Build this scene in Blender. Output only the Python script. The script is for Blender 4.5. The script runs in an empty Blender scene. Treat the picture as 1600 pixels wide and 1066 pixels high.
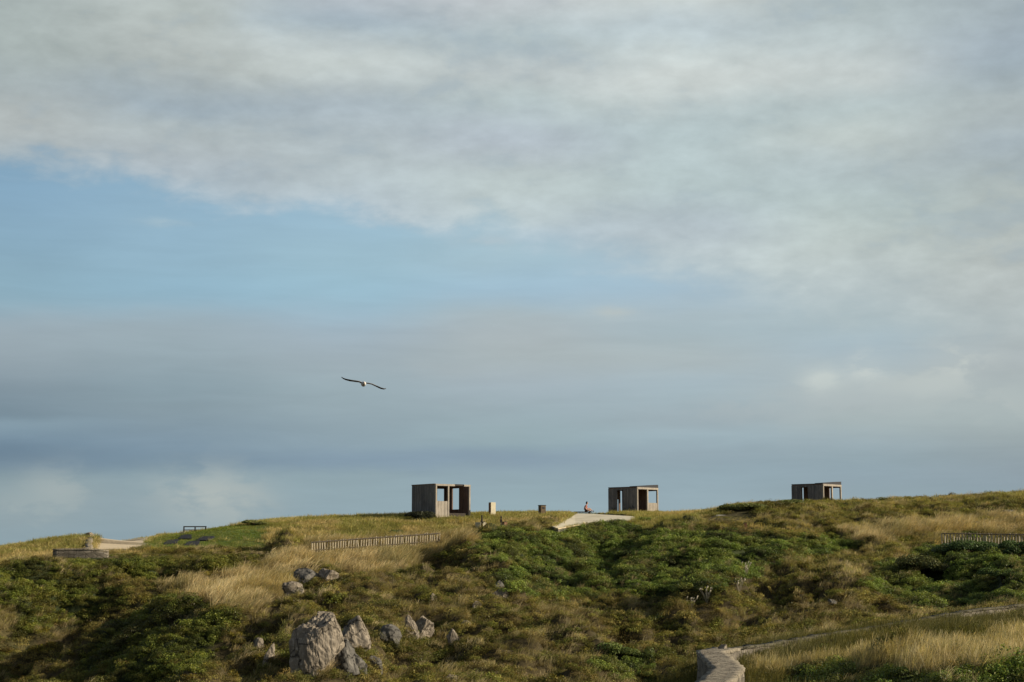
import bpy, bmesh, math, random
import numpy as np
from mathutils import Vector, Matrix, Euler

random.seed(7)
RNG = np.random.default_rng(11)
SC = bpy.context.scene
COL = SC.collection
F = 2667.0            # focal length in photo pixels (60 mm on 36 mm)
CX, CY, HY = 800.0, 533.0, 866.0
PITCH = math.atan((HY - CY) / F)
CP, SP = math.cos(PITCH), math.sin(PITCH)
SUN_EL, SUN_AZ = math.radians(20.5), math.radians(100.0)   # azimuth clockwise from the viewing direction

# ------------------------------------------------------------------ helpers
def s2l(c):
    out = []
    for v in c[:3]:
        v /= 255.0
        out.append(v / 12.92 if v <= 0.04045 else ((v + 0.055) / 1.055) ** 2.4)
    return tuple(out) + (1.0,)

def pdir(px, py):
    """world direction through a photo pixel, scaled so that y = 1"""
    a, b = px - CX, CY - py
    x, y, z = a, F * CP - b * SP, F * SP + b * CP
    return x / y, z / y

def at(px, py, Y):
    u, w = pdir(px, py)
    return Vector((u * Y, Y, w * Y))

def project(x, y, z):
    """world -> photo pixel (arrays)"""
    d = y * CP + z * SP
    d = np.maximum(d, 0.1)
    up = -y * SP + z * CP
    return CX + F * x / d, CY - F * up / d

def hash2(ix, iy, seed):
    h = (ix.astype(np.int64) * 374761393 + iy.astype(np.int64) * 668265263 + seed * 1442695041) & 0x7fffffff
    h = ((h ^ (h >> 13)) * 1274126177) & 0x7fffffff
    return ((h ^ (h >> 16)) & 0xffff) / 65535.0

def vnoise(x, y, seed=0):
    ix, iy = np.floor(x), np.floor(y)
    fx, fy = x - ix, y - iy
    fx = fx * fx * fx * (fx * (fx * 6 - 15) + 10); fy = fy * fy * fy * (fy * (fy * 6 - 15) + 10)
    a = hash2(ix, iy, seed); b = hash2(ix + 1, iy, seed)
    c = hash2(ix, iy + 1, seed); d = hash2(ix + 1, iy + 1, seed)
    return (a * (1 - fx) + b * fx) * (1 - fy) + (c * (1 - fx) + d * fx) * fy

def fbm(x, y, seed=0, octv=4):
    s, a, t = 0.0, 0.5, 0.0
    x = np.asarray(x, float); y = np.asarray(y, float)
    for i in range(octv):
        s = s + a * vnoise(x, y, seed + i * 17); t += a
        x, y, a = x * 2.03 + 5.1, y * 2.03 + 1.7, a * 0.5
    return s / t

def noise3(p, seed=0):
    return (fbm(p[:, 0] + p[:, 2] * 0.7, p[:, 1] - p[:, 2] * 0.6, seed) +
            fbm(p[:, 1] + 9.1, p[:, 2] * 1.1 + p[:, 0] * 0.4, seed + 5)) * 0.5

def inpoly(px, py, poly):
    r = np.zeros(px.shape, bool)
    n = len(poly)
    for i in range(n):
        x0, y0 = poly[i]; x1, y1 = poly[(i + 1) % n]
        if y0 == y1: continue
        c = ((y0 > py) != (y1 > py)) & (px < (x1 - x0) * (py - y0) / (y1 - y0) + x0)
        r ^= c
    return r

def tag(o, label=None, cat=None, group=None, kind=None):
    if label: o['label'] = label
    if cat: o['category'] = cat
    if group: o['group'] = group
    if kind: o['kind'] = kind
    return o

def empty(name, loc, rz=0.0, label=None, cat=None, group=None):
    o = bpy.data.objects.new(name, None); COL.objects.link(o)
    o.location = loc; o.rotation_euler = (0, 0, rz); o.empty_display_size = 0.2
    return tag(o, label, cat, group)

def link(name, me, mat=None, parent=None, loc=None):
    o = bpy.data.objects.new(name, me); COL.objects.link(o)
    if mat is not None:
        me.materials.clear(); me.materials.append(mat)
    if parent is not None: o.parent = parent
    if loc is not None: o.location = loc
    return o

def np_mesh(name, verts, faces, smooth=False):
    me = bpy.data.meshes.new(name)
    verts = np.asarray(verts, np.float32); faces = np.asarray(faces, np.int32)
    k = faces.shape[1]
    me.vertices.add(len(verts)); me.vertices.foreach_set('co', verts.ravel())
    me.loops.add(faces.size); me.loops.foreach_set('vertex_index', faces.ravel())
    me.polygons.add(len(faces))
    me.polygons.foreach_set('loop_start', np.arange(0, faces.size, k, dtype=np.int32))
    me.update(calc_edges=True)
    if smooth: me.polygons.foreach_set('use_smooth', np.ones(len(faces), bool))
    me.validate()
    return me

class MB:
    """collects boxes and tubes and links them as ONE mesh object"""
    def __init__(s): s.bm = bmesh.new()
    def box(s, x0, x1, y0, y1, z0, z1, bevel=0.0, M=None):
        g = bmesh.ops.create_cube(s.bm, size=1.0)
        vs = g['verts']
        for v in vs:
            v.co = Vector(((x0 + x1) / 2 + v.co.x * (x1 - x0), (y0 + y1) / 2 + v.co.y * (y1 - y0), (z0 + z1) / 2 + v.co.z * (z1 - z0)))
        if bevel:
            es = list({e for v in vs for e in v.link_edges})
            r = bmesh.ops.bevel(s.bm, geom=es, offset=bevel, segments=1, affect='EDGES')
            vs = list({v for f in r['faces'] for v in f.verts} | {v for v in vs if v.is_valid})
        if M is not None: bmesh.ops.transform(s.bm, matrix=M, verts=vs)
        return s
    def tube(s, pts, radii, n=8):
        pts = [Vector(p) for p in pts]
        rings = []
        for i, p in enumerate(pts):
            t = (pts[min(i + 1, len(pts) - 1)] - pts[max(i - 1, 0)]).normalized()
            a = t.orthogonal().normalized(); b = t.cross(a)
            r = radii[i] if hasattr(radii, '__len__') else radii
            rings.append([s.bm.verts.new(p + (a * math.cos(2 * math.pi * k / n) + b * math.sin(2 * math.pi * k / n)) * r) for k in range(n)])
        for i in range(len(rings) - 1):
            for k in range(n):
                s.bm.faces.new((rings[i][k], rings[i][(k + 1) % n], rings[i + 1][(k + 1) % n], rings[i + 1][k]))
        s.bm.faces.new(rings[0][::-1]); s.bm.faces.new(rings[-1])
        return s
    def build(s, name, mat, parent=None, loc=None, smooth=False):
        me = bpy.data.meshes.new(name)
        bmesh.ops.recalc_face_normals(s.bm, faces=s.bm.faces)
        s.bm.to_mesh(me); s.bm.free()
        if smooth: me.polygons.foreach_set('use_smooth', np.ones(len(me.polygons), bool))
        return link(name, me, mat, parent, loc)

# ------------------------------------------------------------------ materials
class NT:
    def __init__(s, tree): s.t = tree; s.n = tree.nodes; s.l = tree.links
    def add(s, typ, **kw):
        n = s.n.new(typ)
        for k, v in kw.items(): setattr(n, k, v)
        return n
    def put(s, sock, v):
        if v is None: return
        if isinstance(v, bpy.types.NodeSocket): s.l.new(v, sock)
        else: sock.default_value = v
    def math(s, op, a, b=None, c=None, clamp=False):
        n = s.add('ShaderNodeMath', operation=op, use_clamp=clamp)
        s.put(n.inputs[0], a); s.put(n.inputs[1], b); s.put(n.inputs[2], c)
        return n.outputs[0]
    def vmath(s, op, a, b=None, scale=None):
        n = s.add('ShaderNodeVectorMath', operation=op)
        s.put(n.inputs[0], a); s.put(n.inputs[1], b)
        if scale is not None: s.put(n.inputs['Scale'], scale)
        return n.outputs[0]
    def maprange(s, v, a, b, c=0.0, d=1.0, mode='LINEAR'):
        n = s.add('ShaderNodeMapRange', interpolation_type=mode)
        s.put(n.inputs[0], v); s.put(n.inputs[1], a); s.put(n.inputs[2], b); s.put(n.inputs[3], c); s.put(n.inputs[4], d)
        return n.outputs[0]
    def mix(s, f, a, b, mode='MIX'):
        n = s.add('ShaderNodeMix', data_type='RGBA', blend_type=mode)
        s.put(n.inputs[0], f); s.put(n.inputs[6], a); s.put(n.inputs[7], b)
        return n.outputs[2]
    def ramp(s, f, stops, mode='LINEAR'):
        n = s.add('ShaderNodeValToRGB'); r = n.color_ramp; r.interpolation = mode
        while len(r.elements) < len(stops): r.elements.new(0.5)
        for e, (p, c) in zip(r.elements, stops): e.position = p
        for e, (p, c) in zip(r.elements, stops): e.color = c
        s.put(n.inputs[0], f)
        return n.outputs[0]
    def noise(s, vec, scale, detail=4.0, rough=0.55, dist=0.0):
        n = s.add('ShaderNodeTexNoise'); s.put(n.inputs['Vector'], vec)
        n.inputs['Scale'].default_value = scale; n.inputs['Detail'].default_value = detail
        n.inputs['Roughness'].default_value = rough; n.inputs['Distortion'].default_value = dist
        return n

def new_mat(name):
    m = bpy.data.materials.new(name); m.use_nodes = True
    t = NT(m.node_tree); t.n.clear()
    out = t.add('ShaderNodeOutputMaterial')
    return m, t, out

def principled(t, out, color, rough=0.8, bump=None, bstr=0.4, bdist=0.02):
    p = t.add('ShaderNodeBsdfPrincipled')
    t.put(p.inputs['Base Color'], color); t.put(p.inputs['Roughness'], rough)
    p.inputs['Specular IOR Level'].default_value = 0.25
    if bump is not None:
        b = t.add('ShaderNodeBump'); b.inputs['Strength'].default_value = bstr; b.inputs['Distance'].default_value = bdist
        t.put(b.inputs['Height'], bump); t.l.new(b.outputs[0], p.inputs['Normal'])
    t.l.new(p.outputs[0], out.inputs[0])
    return p

def mat_rough(name, c1, c2, scale=3.0, rough=0.85, bstr=0.4, detail=6.0, c3=None):
    m, t, out = new_mat(name)
    tc = t.add('ShaderNodeTexCoord')
    n = t.noise(tc.outputs['Object'], scale, detail, 0.6)
    col = t.ramp(n.outputs[0], [(0.3, c1 + (1,)), (0.7, c2 + (1,))])
    if c3:
        n2 = t.noise(tc.outputs['Object'], scale * 0.37, 4.0, 0.6)
        col = t.mix(t.maprange(n2.outputs[0], 0.5, 0.68), col, c3 + (1,))
    principled(t, out, col, rough, n.outputs[0], bstr)
    return m

def mat_wood(name, c1, c2, dark=0.6):
    """weathered boards: each board (mesh island) its own tone, streaks along the grain, dirt at the foot"""
    m, t, out = new_mat(name)
    tc = t.add('ShaderNodeTexCoord'); g = t.add('ShaderNodeNewGeometry')
    sep = t.vmath('MULTIPLY', tc.outputs['Object'], (6.0, 6.0, 0.55))
    n = t.noise(sep, 3.0, 6.0, 0.65)
    col = t.mix(g.outputs['Random Per Island'], c1 + (1,), c2 + (1,))
    col = t.mix(t.maprange(n.outputs[0], 0.35, 0.7), col, (c1[0] * dark, c1[1] * dark, c1[2] * dark, 1))
    n2 = t.noise(tc.outputs['Object'], 0.9, 3.0, 0.6)
    col = t.mix(t.maprange(n2.outputs[0], 0.45, 0.75, 0.0, 0.5), col, (c1[0] * 0.45, c1[1] * 0.45, c1[2] * 0.48, 1))
    principled(t, out, col, 0.85, n.outputs[0], 0.3, 0.01)
    return m

def mat_leaf(name, trans=0.3, base_dark=0.35, inst=True, rough=0.55, spec=0.2, flat=None):
    """leaf colour = tint (per plant) x random tone per leaf x self-shading painted as a darker base"""
    m, t, out = new_mat(name)
    if inst:
        a = t.add('ShaderNodeAttribute', attribute_type='INSTANCER', attribute_name='tint'); tint = a.outputs['Color']
    else:
        tint = flat + (1,)
    v = t.add('ShaderNodeAttribute', attribute_type='GEOMETRY', attribute_name='tone')
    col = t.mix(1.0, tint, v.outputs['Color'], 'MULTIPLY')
    p = t.add('ShaderNodeBsdfPrincipled'); t.put(p.inputs['Base Color'], col)
    p.inputs['Roughness'].default_value = rough; p.inputs['Specular IOR Level'].default_value = spec
    tr = t.add('ShaderNodeBsdfTranslucent')
    t.put(tr.inputs[0], t.mix(1.0, col, (1.15, 1.1, 0.6, 1), 'MULTIPLY'))
    mx = t.add('ShaderNodeMixShader'); mx.inputs[0].default_value = trans
    t.l.new(p.outputs[0], mx.inputs[1]); t.l.new(tr.outputs[0], mx.inputs[2]); t.l.new(mx.outputs[0], out.inputs[0])
    return m

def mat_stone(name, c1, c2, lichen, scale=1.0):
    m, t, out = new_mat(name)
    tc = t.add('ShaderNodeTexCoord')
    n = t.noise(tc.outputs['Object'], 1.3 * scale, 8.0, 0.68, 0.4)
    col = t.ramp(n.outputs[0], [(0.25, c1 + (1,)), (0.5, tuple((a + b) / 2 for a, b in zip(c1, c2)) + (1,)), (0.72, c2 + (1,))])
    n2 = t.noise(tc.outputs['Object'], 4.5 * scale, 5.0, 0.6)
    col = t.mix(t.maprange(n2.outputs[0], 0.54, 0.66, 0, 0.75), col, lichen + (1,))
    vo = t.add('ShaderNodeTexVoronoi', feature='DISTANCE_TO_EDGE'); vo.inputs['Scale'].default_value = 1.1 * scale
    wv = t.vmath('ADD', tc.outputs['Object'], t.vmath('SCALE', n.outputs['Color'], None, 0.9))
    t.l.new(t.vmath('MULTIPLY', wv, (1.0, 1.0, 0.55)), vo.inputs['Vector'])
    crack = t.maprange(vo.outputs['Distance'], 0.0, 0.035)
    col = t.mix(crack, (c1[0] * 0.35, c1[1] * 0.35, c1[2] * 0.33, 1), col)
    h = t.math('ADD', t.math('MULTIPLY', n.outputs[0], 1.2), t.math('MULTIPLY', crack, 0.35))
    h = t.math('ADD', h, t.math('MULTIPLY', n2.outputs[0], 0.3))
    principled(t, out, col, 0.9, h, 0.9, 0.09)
    return m

def mat_masonry(name, c1, c2, mortar, scale=2.2):
    m, t, out = new_mat(name)
    tc = t.add('ShaderNodeTexCoord')
    n = t.noise(tc.outputs['Object'], 2.0, 6.0, 0.65)
    vec = t.vmath('ADD', t.vmath('MULTIPLY', tc.outputs['Object'], (1, 1, 1.6)), t.vmath('SCALE', n.outputs['Color'], None, 0.25))
    vo = t.add('ShaderNodeTexVoronoi', feature='DISTANCE_TO_EDGE'); vo.inputs['Scale'].default_value = scale; t.l.new(vec, vo.inputs['Vector'])
    vc = t.add('ShaderNodeTexVoronoi'); vc.inputs['Scale'].default_value = scale; t.l.new(vec, vc.inputs['Vector'])
    cell = t.add('ShaderNodeSeparateColor'); t.l.new(vc.outputs['Color'], cell.inputs[0])
    col = t.mix(cell.outputs[0], c1 + (1,), c2 + (1,))
    col = t.mix(t.maprange(n.outputs[0], 0.4, 0.75, 0, 0.55), col, (c1[0] * 0.5, c1[1] * 0.5, c1[2] * 0.45, 1))
    e = t.maprange(vo.outputs['Distance'], 0.0, 0.06)
    col = t.mix(e, mortar + (1,), col)
    principled(t, out, col, 0.92, t.math('ADD', e, t.math('MULTIPLY', n.outputs[0], 0.8)), 0.8, 0.05)
    return m

def mat_plain(name, c, rough=0.6):
    m, t, out = new_mat(name)
    tc = t.add('ShaderNodeTexCoord')
    n = t.noise(tc.outputs['Object'], 14.0, 3.0)
    col = t.mix(n.outputs[0], (c[0] * 0.8, c[1] * 0.8, c[2] * 0.8, 1), (min(c[0] * 1.15, 1), min(c[1] * 1.15, 1), min(c[2] * 1.15, 1), 1))
    principled(t, out, col, rough)
    return m

M = {}
M['wood_grey'] = mat_wood('weathered_wood', (0.185, 0.175, 0.17), (0.33, 0.31, 0.295))
M['wood_in'] = mat_wood('inner_wood', (0.20, 0.135, 0.105), (0.28, 0.19, 0.15))
M['wood_warm'] = mat_wood('pale_wood', (0.39, 0.345, 0.285), (0.52, 0.46, 0.385), 0.75)
M['wood_dark'] = mat_wood('dark_wood', (0.055, 0.045, 0.038), (0.085, 0.07, 0.058))
M['paling'] = mat_wood('paling_wood', (0.46, 0.40, 0.29), (0.70, 0.62, 0.47), 0.75)
M['rail'] = mat_wood('rail_wood', (0.11, 0.09, 0.065), (0.17, 0.14, 0.105))
M['felt'] = mat_plain('roof_felt', (0.06, 0.06, 0.065), 0.9)
M['rock'] = mat_stone('limestone', (0.145, 0.122, 0.094), (0.38, 0.32, 0.245), (0.50, 0.43, 0.335))
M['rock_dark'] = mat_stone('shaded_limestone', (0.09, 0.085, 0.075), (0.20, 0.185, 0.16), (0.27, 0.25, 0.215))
M['wall'] = mat_masonry('rubble_masonry', (0.15, 0.13, 0.10), (0.27, 0.235, 0.185), (0.09, 0.075, 0.06))
M['cap'] = mat_stone('wall_cap', (0.17, 0.145, 0.105), (0.44, 0.375, 0.28), (0.30, 0.27, 0.19), 1.8)
M['cap_dull'] = mat_stone('mossy_cap', (0.075, 0.068, 0.045), (0.17, 0.15, 0.105), (0.12, 0.115, 0.07), 1.4)
M['concrete'] = mat_rough('old_concrete', (0.24, 0.23, 0.20), (0.38, 0.36, 0.31), 2.0, 0.9, 0.4, 8.0, (0.17, 0.16, 0.13))
M['dim_concrete'] = mat_rough('stained_concrete', (0.12, 0.11, 0.09), (0.21, 0.19, 0.16), 2.0, 0.95, 0.4, 8.0, (0.08, 0.08, 0.06))
M['cream'] = mat_rough('cream_stone', (0.52, 0.47, 0.34), (0.64, 0.58, 0.43), 3.0)
M['sand'] = mat_rough('pale_sand', (0.68, 0.55, 0.36), (0.80, 0.66, 0.46), 1.2, 0.95, 0.25, 8.0, (0.58, 0.48, 0.32))
M['pale_ground'] = mat_rough('pale_trodden_ground', (0.74, 0.66, 0.48), (0.88, 0.79, 0.60), 1.2, 0.95, 0.2, 8.0, (0.66, 0.58, 0.41))
M['slab'] = mat_rough('dark_slab', (0.022, 0.022, 0.028), (0.040, 0.040, 0.045), 2.5, 0.92, 0.15)
M['rust'] = mat_rough('rusty_metal', (0.16, 0.08, 0.045), (0.26, 0.14, 0.075), 5.0, 0.8, 0.3)
M['bin_wood'] = mat_rough('brown_stained_wood', (0.095, 0.07, 0.042), (0.17, 0.12, 0.07), 5.0, 0.85, 0.3)
M['skin'] = mat_plain('skin', (0.62, 0.40, 0.30), 0.5)
M['shirt'] = mat_plain('red_cloth', (0.50, 0.17, 0.15), 0.8)
M['hair'] = mat_plain('dark_hair', (0.018, 0.015, 0.02), 0.5)
M['shorts'] = mat_plain('dark_cloth', (0.05, 0.03, 0.028), 0.8)
M['shoe'] = mat_plain('brown_shoe', (0.07, 0.05, 0.03), 0.6)
M['white_feather'] = mat_plain('white_feather', (0.80, 0.77, 0.74), 0.7)
M['grey_feather'] = mat_plain('grey_feather', (0.36, 0.36, 0.375), 0.7)
M['black_feather'] = mat_plain('black_feather', (0.09, 0.09, 0.096), 0.6)
M['beak'] = mat_plain('beak', (0.55, 0.32, 0.05), 0.5)
M['stem'] = mat_plain('woody_stem', (0.09, 0.065, 0.04), 0.9)
M['graffiti'] = mat_plain('faded_paint', (0.07, 0.085, 0.085), 0.8)
M['pale_paint'] = mat_plain('pale_paint', (0.30, 0.28, 0.25), 0.8)

# ------------------------------------------------------------------ camera, sun, sky
cam = bpy.data.objects.new('camera', bpy.data.cameras.new('camera')); COL.objects.link(cam)
cam.data.lens = 60.0; cam.data.sensor_width = 36.0
cam.data.clip_start = 0.5; cam.data.clip_end = 60000.0
cam.rotation_euler = (math.radians(90) + PITCH, 0, 0)
cam.data.dof.use_dof = False
SC.camera = cam

sun = bpy.data.objects.new('sun', bpy.data.lights.new('sun', 'SUN')); COL.objects.link(sun)
sun.data.energy = 5.0; sun.data.angle = math.radians(0.6); sun.data.color = (1.0, 0.89, 0.70)
sd = Vector((math.sin(SUN_AZ) * math.cos(SUN_EL), math.cos(SUN_AZ) * math.cos(SUN_EL), math.sin(SUN_EL)))
sun.rotation_euler = sd.to_track_quat('Z', 'Y').to_euler()

def build_world():
    w = bpy.data.worlds.new('World'); SC.world = w; w.use_nodes = True
    t = NT(w.node_tree); t.n.clear()
    out = t.add('ShaderNodeOutputWorld')
    sky = t.add('ShaderNodeTexSky', sky_type='NISHITA'); sky.sun_disc = False
    sky.sun_elevation = SUN_EL; sky.sun_rotation = SUN_AZ; sky.air_density = 1.0; sky.dust_density = 1.2
    nish = t.vmath('SCALE', sky.outputs[0], None, 0.06)
    tc = t.add('ShaderNodeTexCoord'); d = t.vmath('NORMALIZE', tc.outputs['Generated'])
    sp = t.add('ShaderNodeSeparateXYZ'); t.l.new(d, sp.inputs[0])
    az = t.math('ARCTAN2', sp.outputs[0], sp.outputs[1])
    el = t.math('ARCSINE', sp.outputs[2])
    def ang(px, py):
        u, v = pdir(px, py); return math.atan(u), math.atan2(v, math.hypot(1, u))
    PXR = ang(801, 300)[0] - ang(800, 300)[0]          # radians per photo pixel
    # cloud noise lives on (azimuth, elevation); clouds near the horizon are stretched sideways
    cxyz = t.add('ShaderNodeCombineXYZ'); t.put(cxyz.inputs[0], t.math('MULTIPLY', az, 1.0)); t.put(cxyz.inputs[1], t.math('MULTIPLY', el, 2.1))
    P = cxyz.outputs[0]
    nA = t.noise(P, 9.0, 7.0, 0.55, 0.3); nB = t.noise(t.vmath('ADD', P, (3.3, 1.7, 0)), 24.0, 6.0, 0.55, 0.2)
    nC = t.noise(t.vmath('ADD', P, (7.3, 4.1, 2)), 55.0, 5.0, 0.55)
    cen = lambda n, k: t.math('MULTIPLY', t.math('SUBTRACT', n, 0.5), k)
    sepA = t.add('ShaderNodeSeparateColor'); t.l.new(nA.outputs['Color'], sepA.inputs[0])
    sepB = t.add('ShaderNodeSeparateColor'); t.l.new(nB.outputs['Color'], sepB.inputs[0])
    def warped(ka, kb, kx):
        e = t.math('ADD', el, t.math('ADD', cen(sepA.outputs[1], ka * PXR), cen(sepB.outputs[1], kb * PXR)))
        a = t.math('ADD', az, t.math('ADD', cen(sepA.outputs[0], kx * PXR), cen(sepB.outputs[0], kx * 0.5 * PXR)))
        return a, e
    def grid(cols, a, e, lo_py, hi_py):
        lo, hi = ang(800, lo_py)[1], ang(800, hi_py)[1]
        f = t.maprange(e, lo, hi)
        c = None; prev = None
        for px, stops in cols:
            st = []
            for py, rgb in sorted(stops, key=lambda q: -q[0]):
                k = (ang(px, py)[1] - lo) / (hi - lo)
                st.append((min(max(k, 0), 1), s2l(rgb)))
            rc = t.ramp(f, st, 'CARDINAL')
            A = ang(px, 400)[0]
            c = rc if c is None else t.mix(t.maprange(a, prev, A, mode='SMOOTHSTEP'), c, rc)
            prev = A
        return c
    base_cols = [
     (0,   [(250,(134,165,189)),(330,(138,168,190)),(400,(141,170,188)),(465,(145,172,187)),(498,(155,170,180)),(540,(154,166,174)),(600,(138,152,162)),(648,(125,142,154)),(664,(134,153,166)),(700,(115,135,152)),(725,(119,138,153)),(745,(136,153,161)),(790,(146,160,166)),(860,(140,157,166))]),
     (270, [(250,(142,172,194)),(330,(148,177,197)),(400,(149,178,196)),(460,(150,179,196)),(500,(158,174,184)),(540,(155,169,177)),(600,(142,158,167)),(650,(137,153,163)),(700,(128,147,162)),(726,(126,145,159)),(746,(143,160,168)),(790,(146,161,168)),(860,(141,158,167))]),
     (540, [(330,(156,184,202)),(400,(158,186,201)),(460,(157,186,202)),(510,(161,178,190)),(550,(161,173,181)),(600,(156,170,177)),(650,(150,165,173)),(700,(143,160,171)),(726,(135,153,168)),(746,(146,163,171)),(800,(147,164,172))]),
     (800, [(330,(163,189,204)),(400,(167,190,202)),(450,(163,187,203)),(490,(170,183,190)),(520,(172,180,184)),(560,(171,179,182)),(600,(166,177,184)),(640,(158,172,179)),(690,(150,167,174)),(716,(140,157,171)),(745,(147,164,173)),(800,(152,170,177))]),
     (1070,[(380,(166,190,206)),(450,(168,188,202)),(490,(172,186,194)),(520,(170,183,189)),(560,(173,182,185)),(590,(170,183,190)),(620,(165,179,186)),(655,(160,173,180)),(680,(160,176,184)),(715,(150,165,174)),(745,(150,167,176)),(800,(152,168,176))]),
     (1340,[(450,(176,189,194)),(500,(172,186,192)),(540,(170,184,192)),(580,(174,184,188)),(620,(172,180,182)),(660,(168,178,180)),(690,(158,171,177)),(720,(149,164,172)),(745,(148,163,172)),(790,(150,165,172))]),
     (1600,[(450,(182,187,186)),(500,(176,184,186)),(560,(172,178,180)),(620,(172,180,181)),(660,(166,175,176)),(700,(154,164,168)),(740,(146,158,166)),(780,(146,160,168))])]
    a1, e1 = warped(34, 16, 90)
    base = grid(base_cols, a1, e1, 870, 240)
    # thin stratus streaks
    st = t.vmath('MULTIPLY', P, (1.0, 3.6, 1.0)); nS = t.noise(st, 13.0, 6.0, 0.6, 0.4)
    streak = t.maprange(nS.outputs[0], 0.34, 0.68, 0.968, 1.03)
    base = t.vmath('MULTIPLY', base, streak)
    # small cumulus tops
    for px, py, rx, ry, rgb, k in [(325,775,70,42,(174,180,178),.85),(382,792,34,32,(170,177,176),.8),(95,770,60,36,(166,174,174),.7),(30,800,60,30,(158,169,171),.7),
                                   (1285,597,34,20,(198,203,200),1.0),(1362,578,30,26,(196,201,199),1.0),(1440,602,80,22,(188,193,191),.9),(1500,566,50,30,(192,196,193),1.0),(965,487,34,10,(184,190,190),.8),(1330,622,120,22,(178,185,186),.6),(700,575,120,12,(168,176,180),.4),(258,349,36,6,(165,186,199),.7),(1560,630,80,26,(180,186,185),.7),
                                   (760,378,44,13,(178,192,200),.75),(1180,640,110,20,(172,180,183),.5)]:
        A, E = ang(px, py)
        dx = t.math('DIVIDE', t.math('SUBTRACT', t.math('ADD', az, cen(sepB.outputs[2], 46 * PXR)), A), rx * PXR)
        dy = t.math('DIVIDE', t.math('SUBTRACT', t.math('ADD', el, cen(nC.outputs[0], 22 * PXR)), E), ry * PXR)
        r2 = t.math('ADD', t.math('MULTIPLY', dx, dx), t.math('MULTIPLY', dy, dy))
        g = t.math('MULTIPLY', t.math('EXPONENT', t.math('MULTIPLY', r2, -1.0)), k)
        g = t.math('MULTIPLY', g, t.maprange(nB.outputs[0], 0.41, 0.55, 0.30, 1.2, 'SMOOTHSTEP'), clamp=True)
        base = t.mix(g, base, s2l(rgb))
    deck_cols = [
     (0,   [(0,(172,178,175)),(80,(170,176,173)),(135,(171,177,177)),(165,(181,184,182)),(210,(180,184,184)),(250,(170,180,186))]),
     (270, [(0,(184,188,184)),(60,(187,190,186)),(110,(178,182,180)),(160,(164,174,181)),(200,(179,185,186)),(250,(177,183,187)),(300,(174,185,193))]),
     (540, [(0,(180,185,190)),(40,(170,180,187)),(80,(195,199,197)),(120,(193,197,195)),(160,(173,181,186)),(210,(182,189,192)),(260,(185,192,194)),(320,(184,193,199))]),
     (800, [(0,(195,197,198)),(60,(187,195,196)),(110,(193,197,196)),(160,(186,194,194)),(220,(182,188,194)),(280,(191,198,197)),(340,(190,198,199)),(380,(182,194,202))]),
     (1070,[(0,(204,206,202)),(50,(190,197,199)),(90,(200,205,203)),(130,(205,207,203)),(180,(188,197,197)),(240,(186,196,196)),(300,(187,197,197)),(350,(184,192,196)),(410,(189,196,197))]),
     (1340,[(0,(180,188,188)),(60,(190,196,195)),(110,(199,202,199)),(160,(186,194,193)),(210,(193,198,194)),(260,(182,190,190)),(310,(184,193,191)),(370,(191,197,193)),(450,(186,192,191))]),
     (1600,[(0,(170,178,182)),(60,(165,174,181)),(110,(164,173,178)),(160,(174,180,180)),(220,(167,175,179)),(270,(178,184,182)),(340,(185,189,185)),(420,(188,191,187)),(480,(184,188,186))])]
    a2, e2 = warped(70, 30, 150)
    deck = grid(deck_cols, a2, e2, 520, -20)
    puff = t.math('ADD', t.math('MULTIPLY', nA.outputs[0], 0.55), t.math('MULTIPLY', nB.outputs[0], 0.45))
    deck = t.vmath('MULTIPLY', deck, t.maprange(puff, 0.34, 0.66, 0.865, 1.115))
    deck = t.vmath('MULTIPLY', deck, t.maprange(nC.outputs[0], 0.3, 0.7, 0.945, 1.05))
    hole = t.maprange(puff, 0.36, 0.45, 0.26, 0.0)
    deck = t.mix(hole, deck, s2l((164, 180, 193)))
    # lower edge of the cloud deck as a curve of azimuth
    edge = [(0,258),(90,262),(180,268),(260,290),(330,312),(400,326),(470,316),(560,330),(620,352),(700,356),(770,346),(830,372),(900,396),(1000,418),(1100,440),(1200,462),(1300,480),(1450,500),(1600,515)]
    lo, hi = ang(0, 400)[0], ang(1600, 400)[0]; elo, ehi = ang(800, 560)[1], ang(800, 200)[1]
    stops = []
    for px, py in edge:
        a, e = ang(px, py); v = (ang(px, py)[1] - elo) / (ehi - elo); stops.append(((ang(px, 400)[0] - lo) / (hi - lo), (v, v, v, 1)))
    ec = t.ramp(t.maprange(az, lo, hi), stops, 'CARDINAL')
    ed = t.maprange(ec, 0.0, 1.0, elo, ehi)
    soft = t.maprange(az, ang(700, 400)[0], ang(1400, 400)[0], 26 * PXR, 75 * PXR)
    dd = t.math('ADD', t.math('SUBTRACT', el, ed), t.math('ADD', cen(sepB.outputs[0], 85 * PXR), t.math('ADD', cen(nC.outputs[0], 50 * PXR), cen(nA.outputs[0], 50 * PXR))))
    den = t.maprange(t.math('DIVIDE', dd, soft), -1.0, 1.15, mode='SMOOTHSTEP')
    front = t.mix(den, t.vmath('MULTIPLY', base, (0.975, 1.025, 1.03)), t.vmath('MULTIPLY', deck, (0.965, 1.03, 1.055)))
    # rest of the sky dome: broken cloud over the clear Nishita blue
    nD = t.noise(d, 2.6, 6.0, 0.55, 0.3)
    dome = t.mix(t.maprange(nD.outputs[0], 0.45, 0.62, 0.0, 0.6), nish, (0.33, 0.34, 0.34, 1))
    k1 = t.maprange(el, math.radians(20), math.radians(32), mode='SMOOTHSTEP')
    k2 = t.maprange(t.math('ABSOLUTE', az), math.radians(32), math.radians(60), mode='SMOOTHSTEP')
    fin = t.mix(t.math('MAXIMUM', k1, k2), front, dome)
    bg = t.add('ShaderNodeBackground'); t.l.new(fin, bg.inputs[0]); bg.inputs[1].default_value = 1.0
    t.l.new(bg.outputs[0], out.inputs[0])
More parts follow.
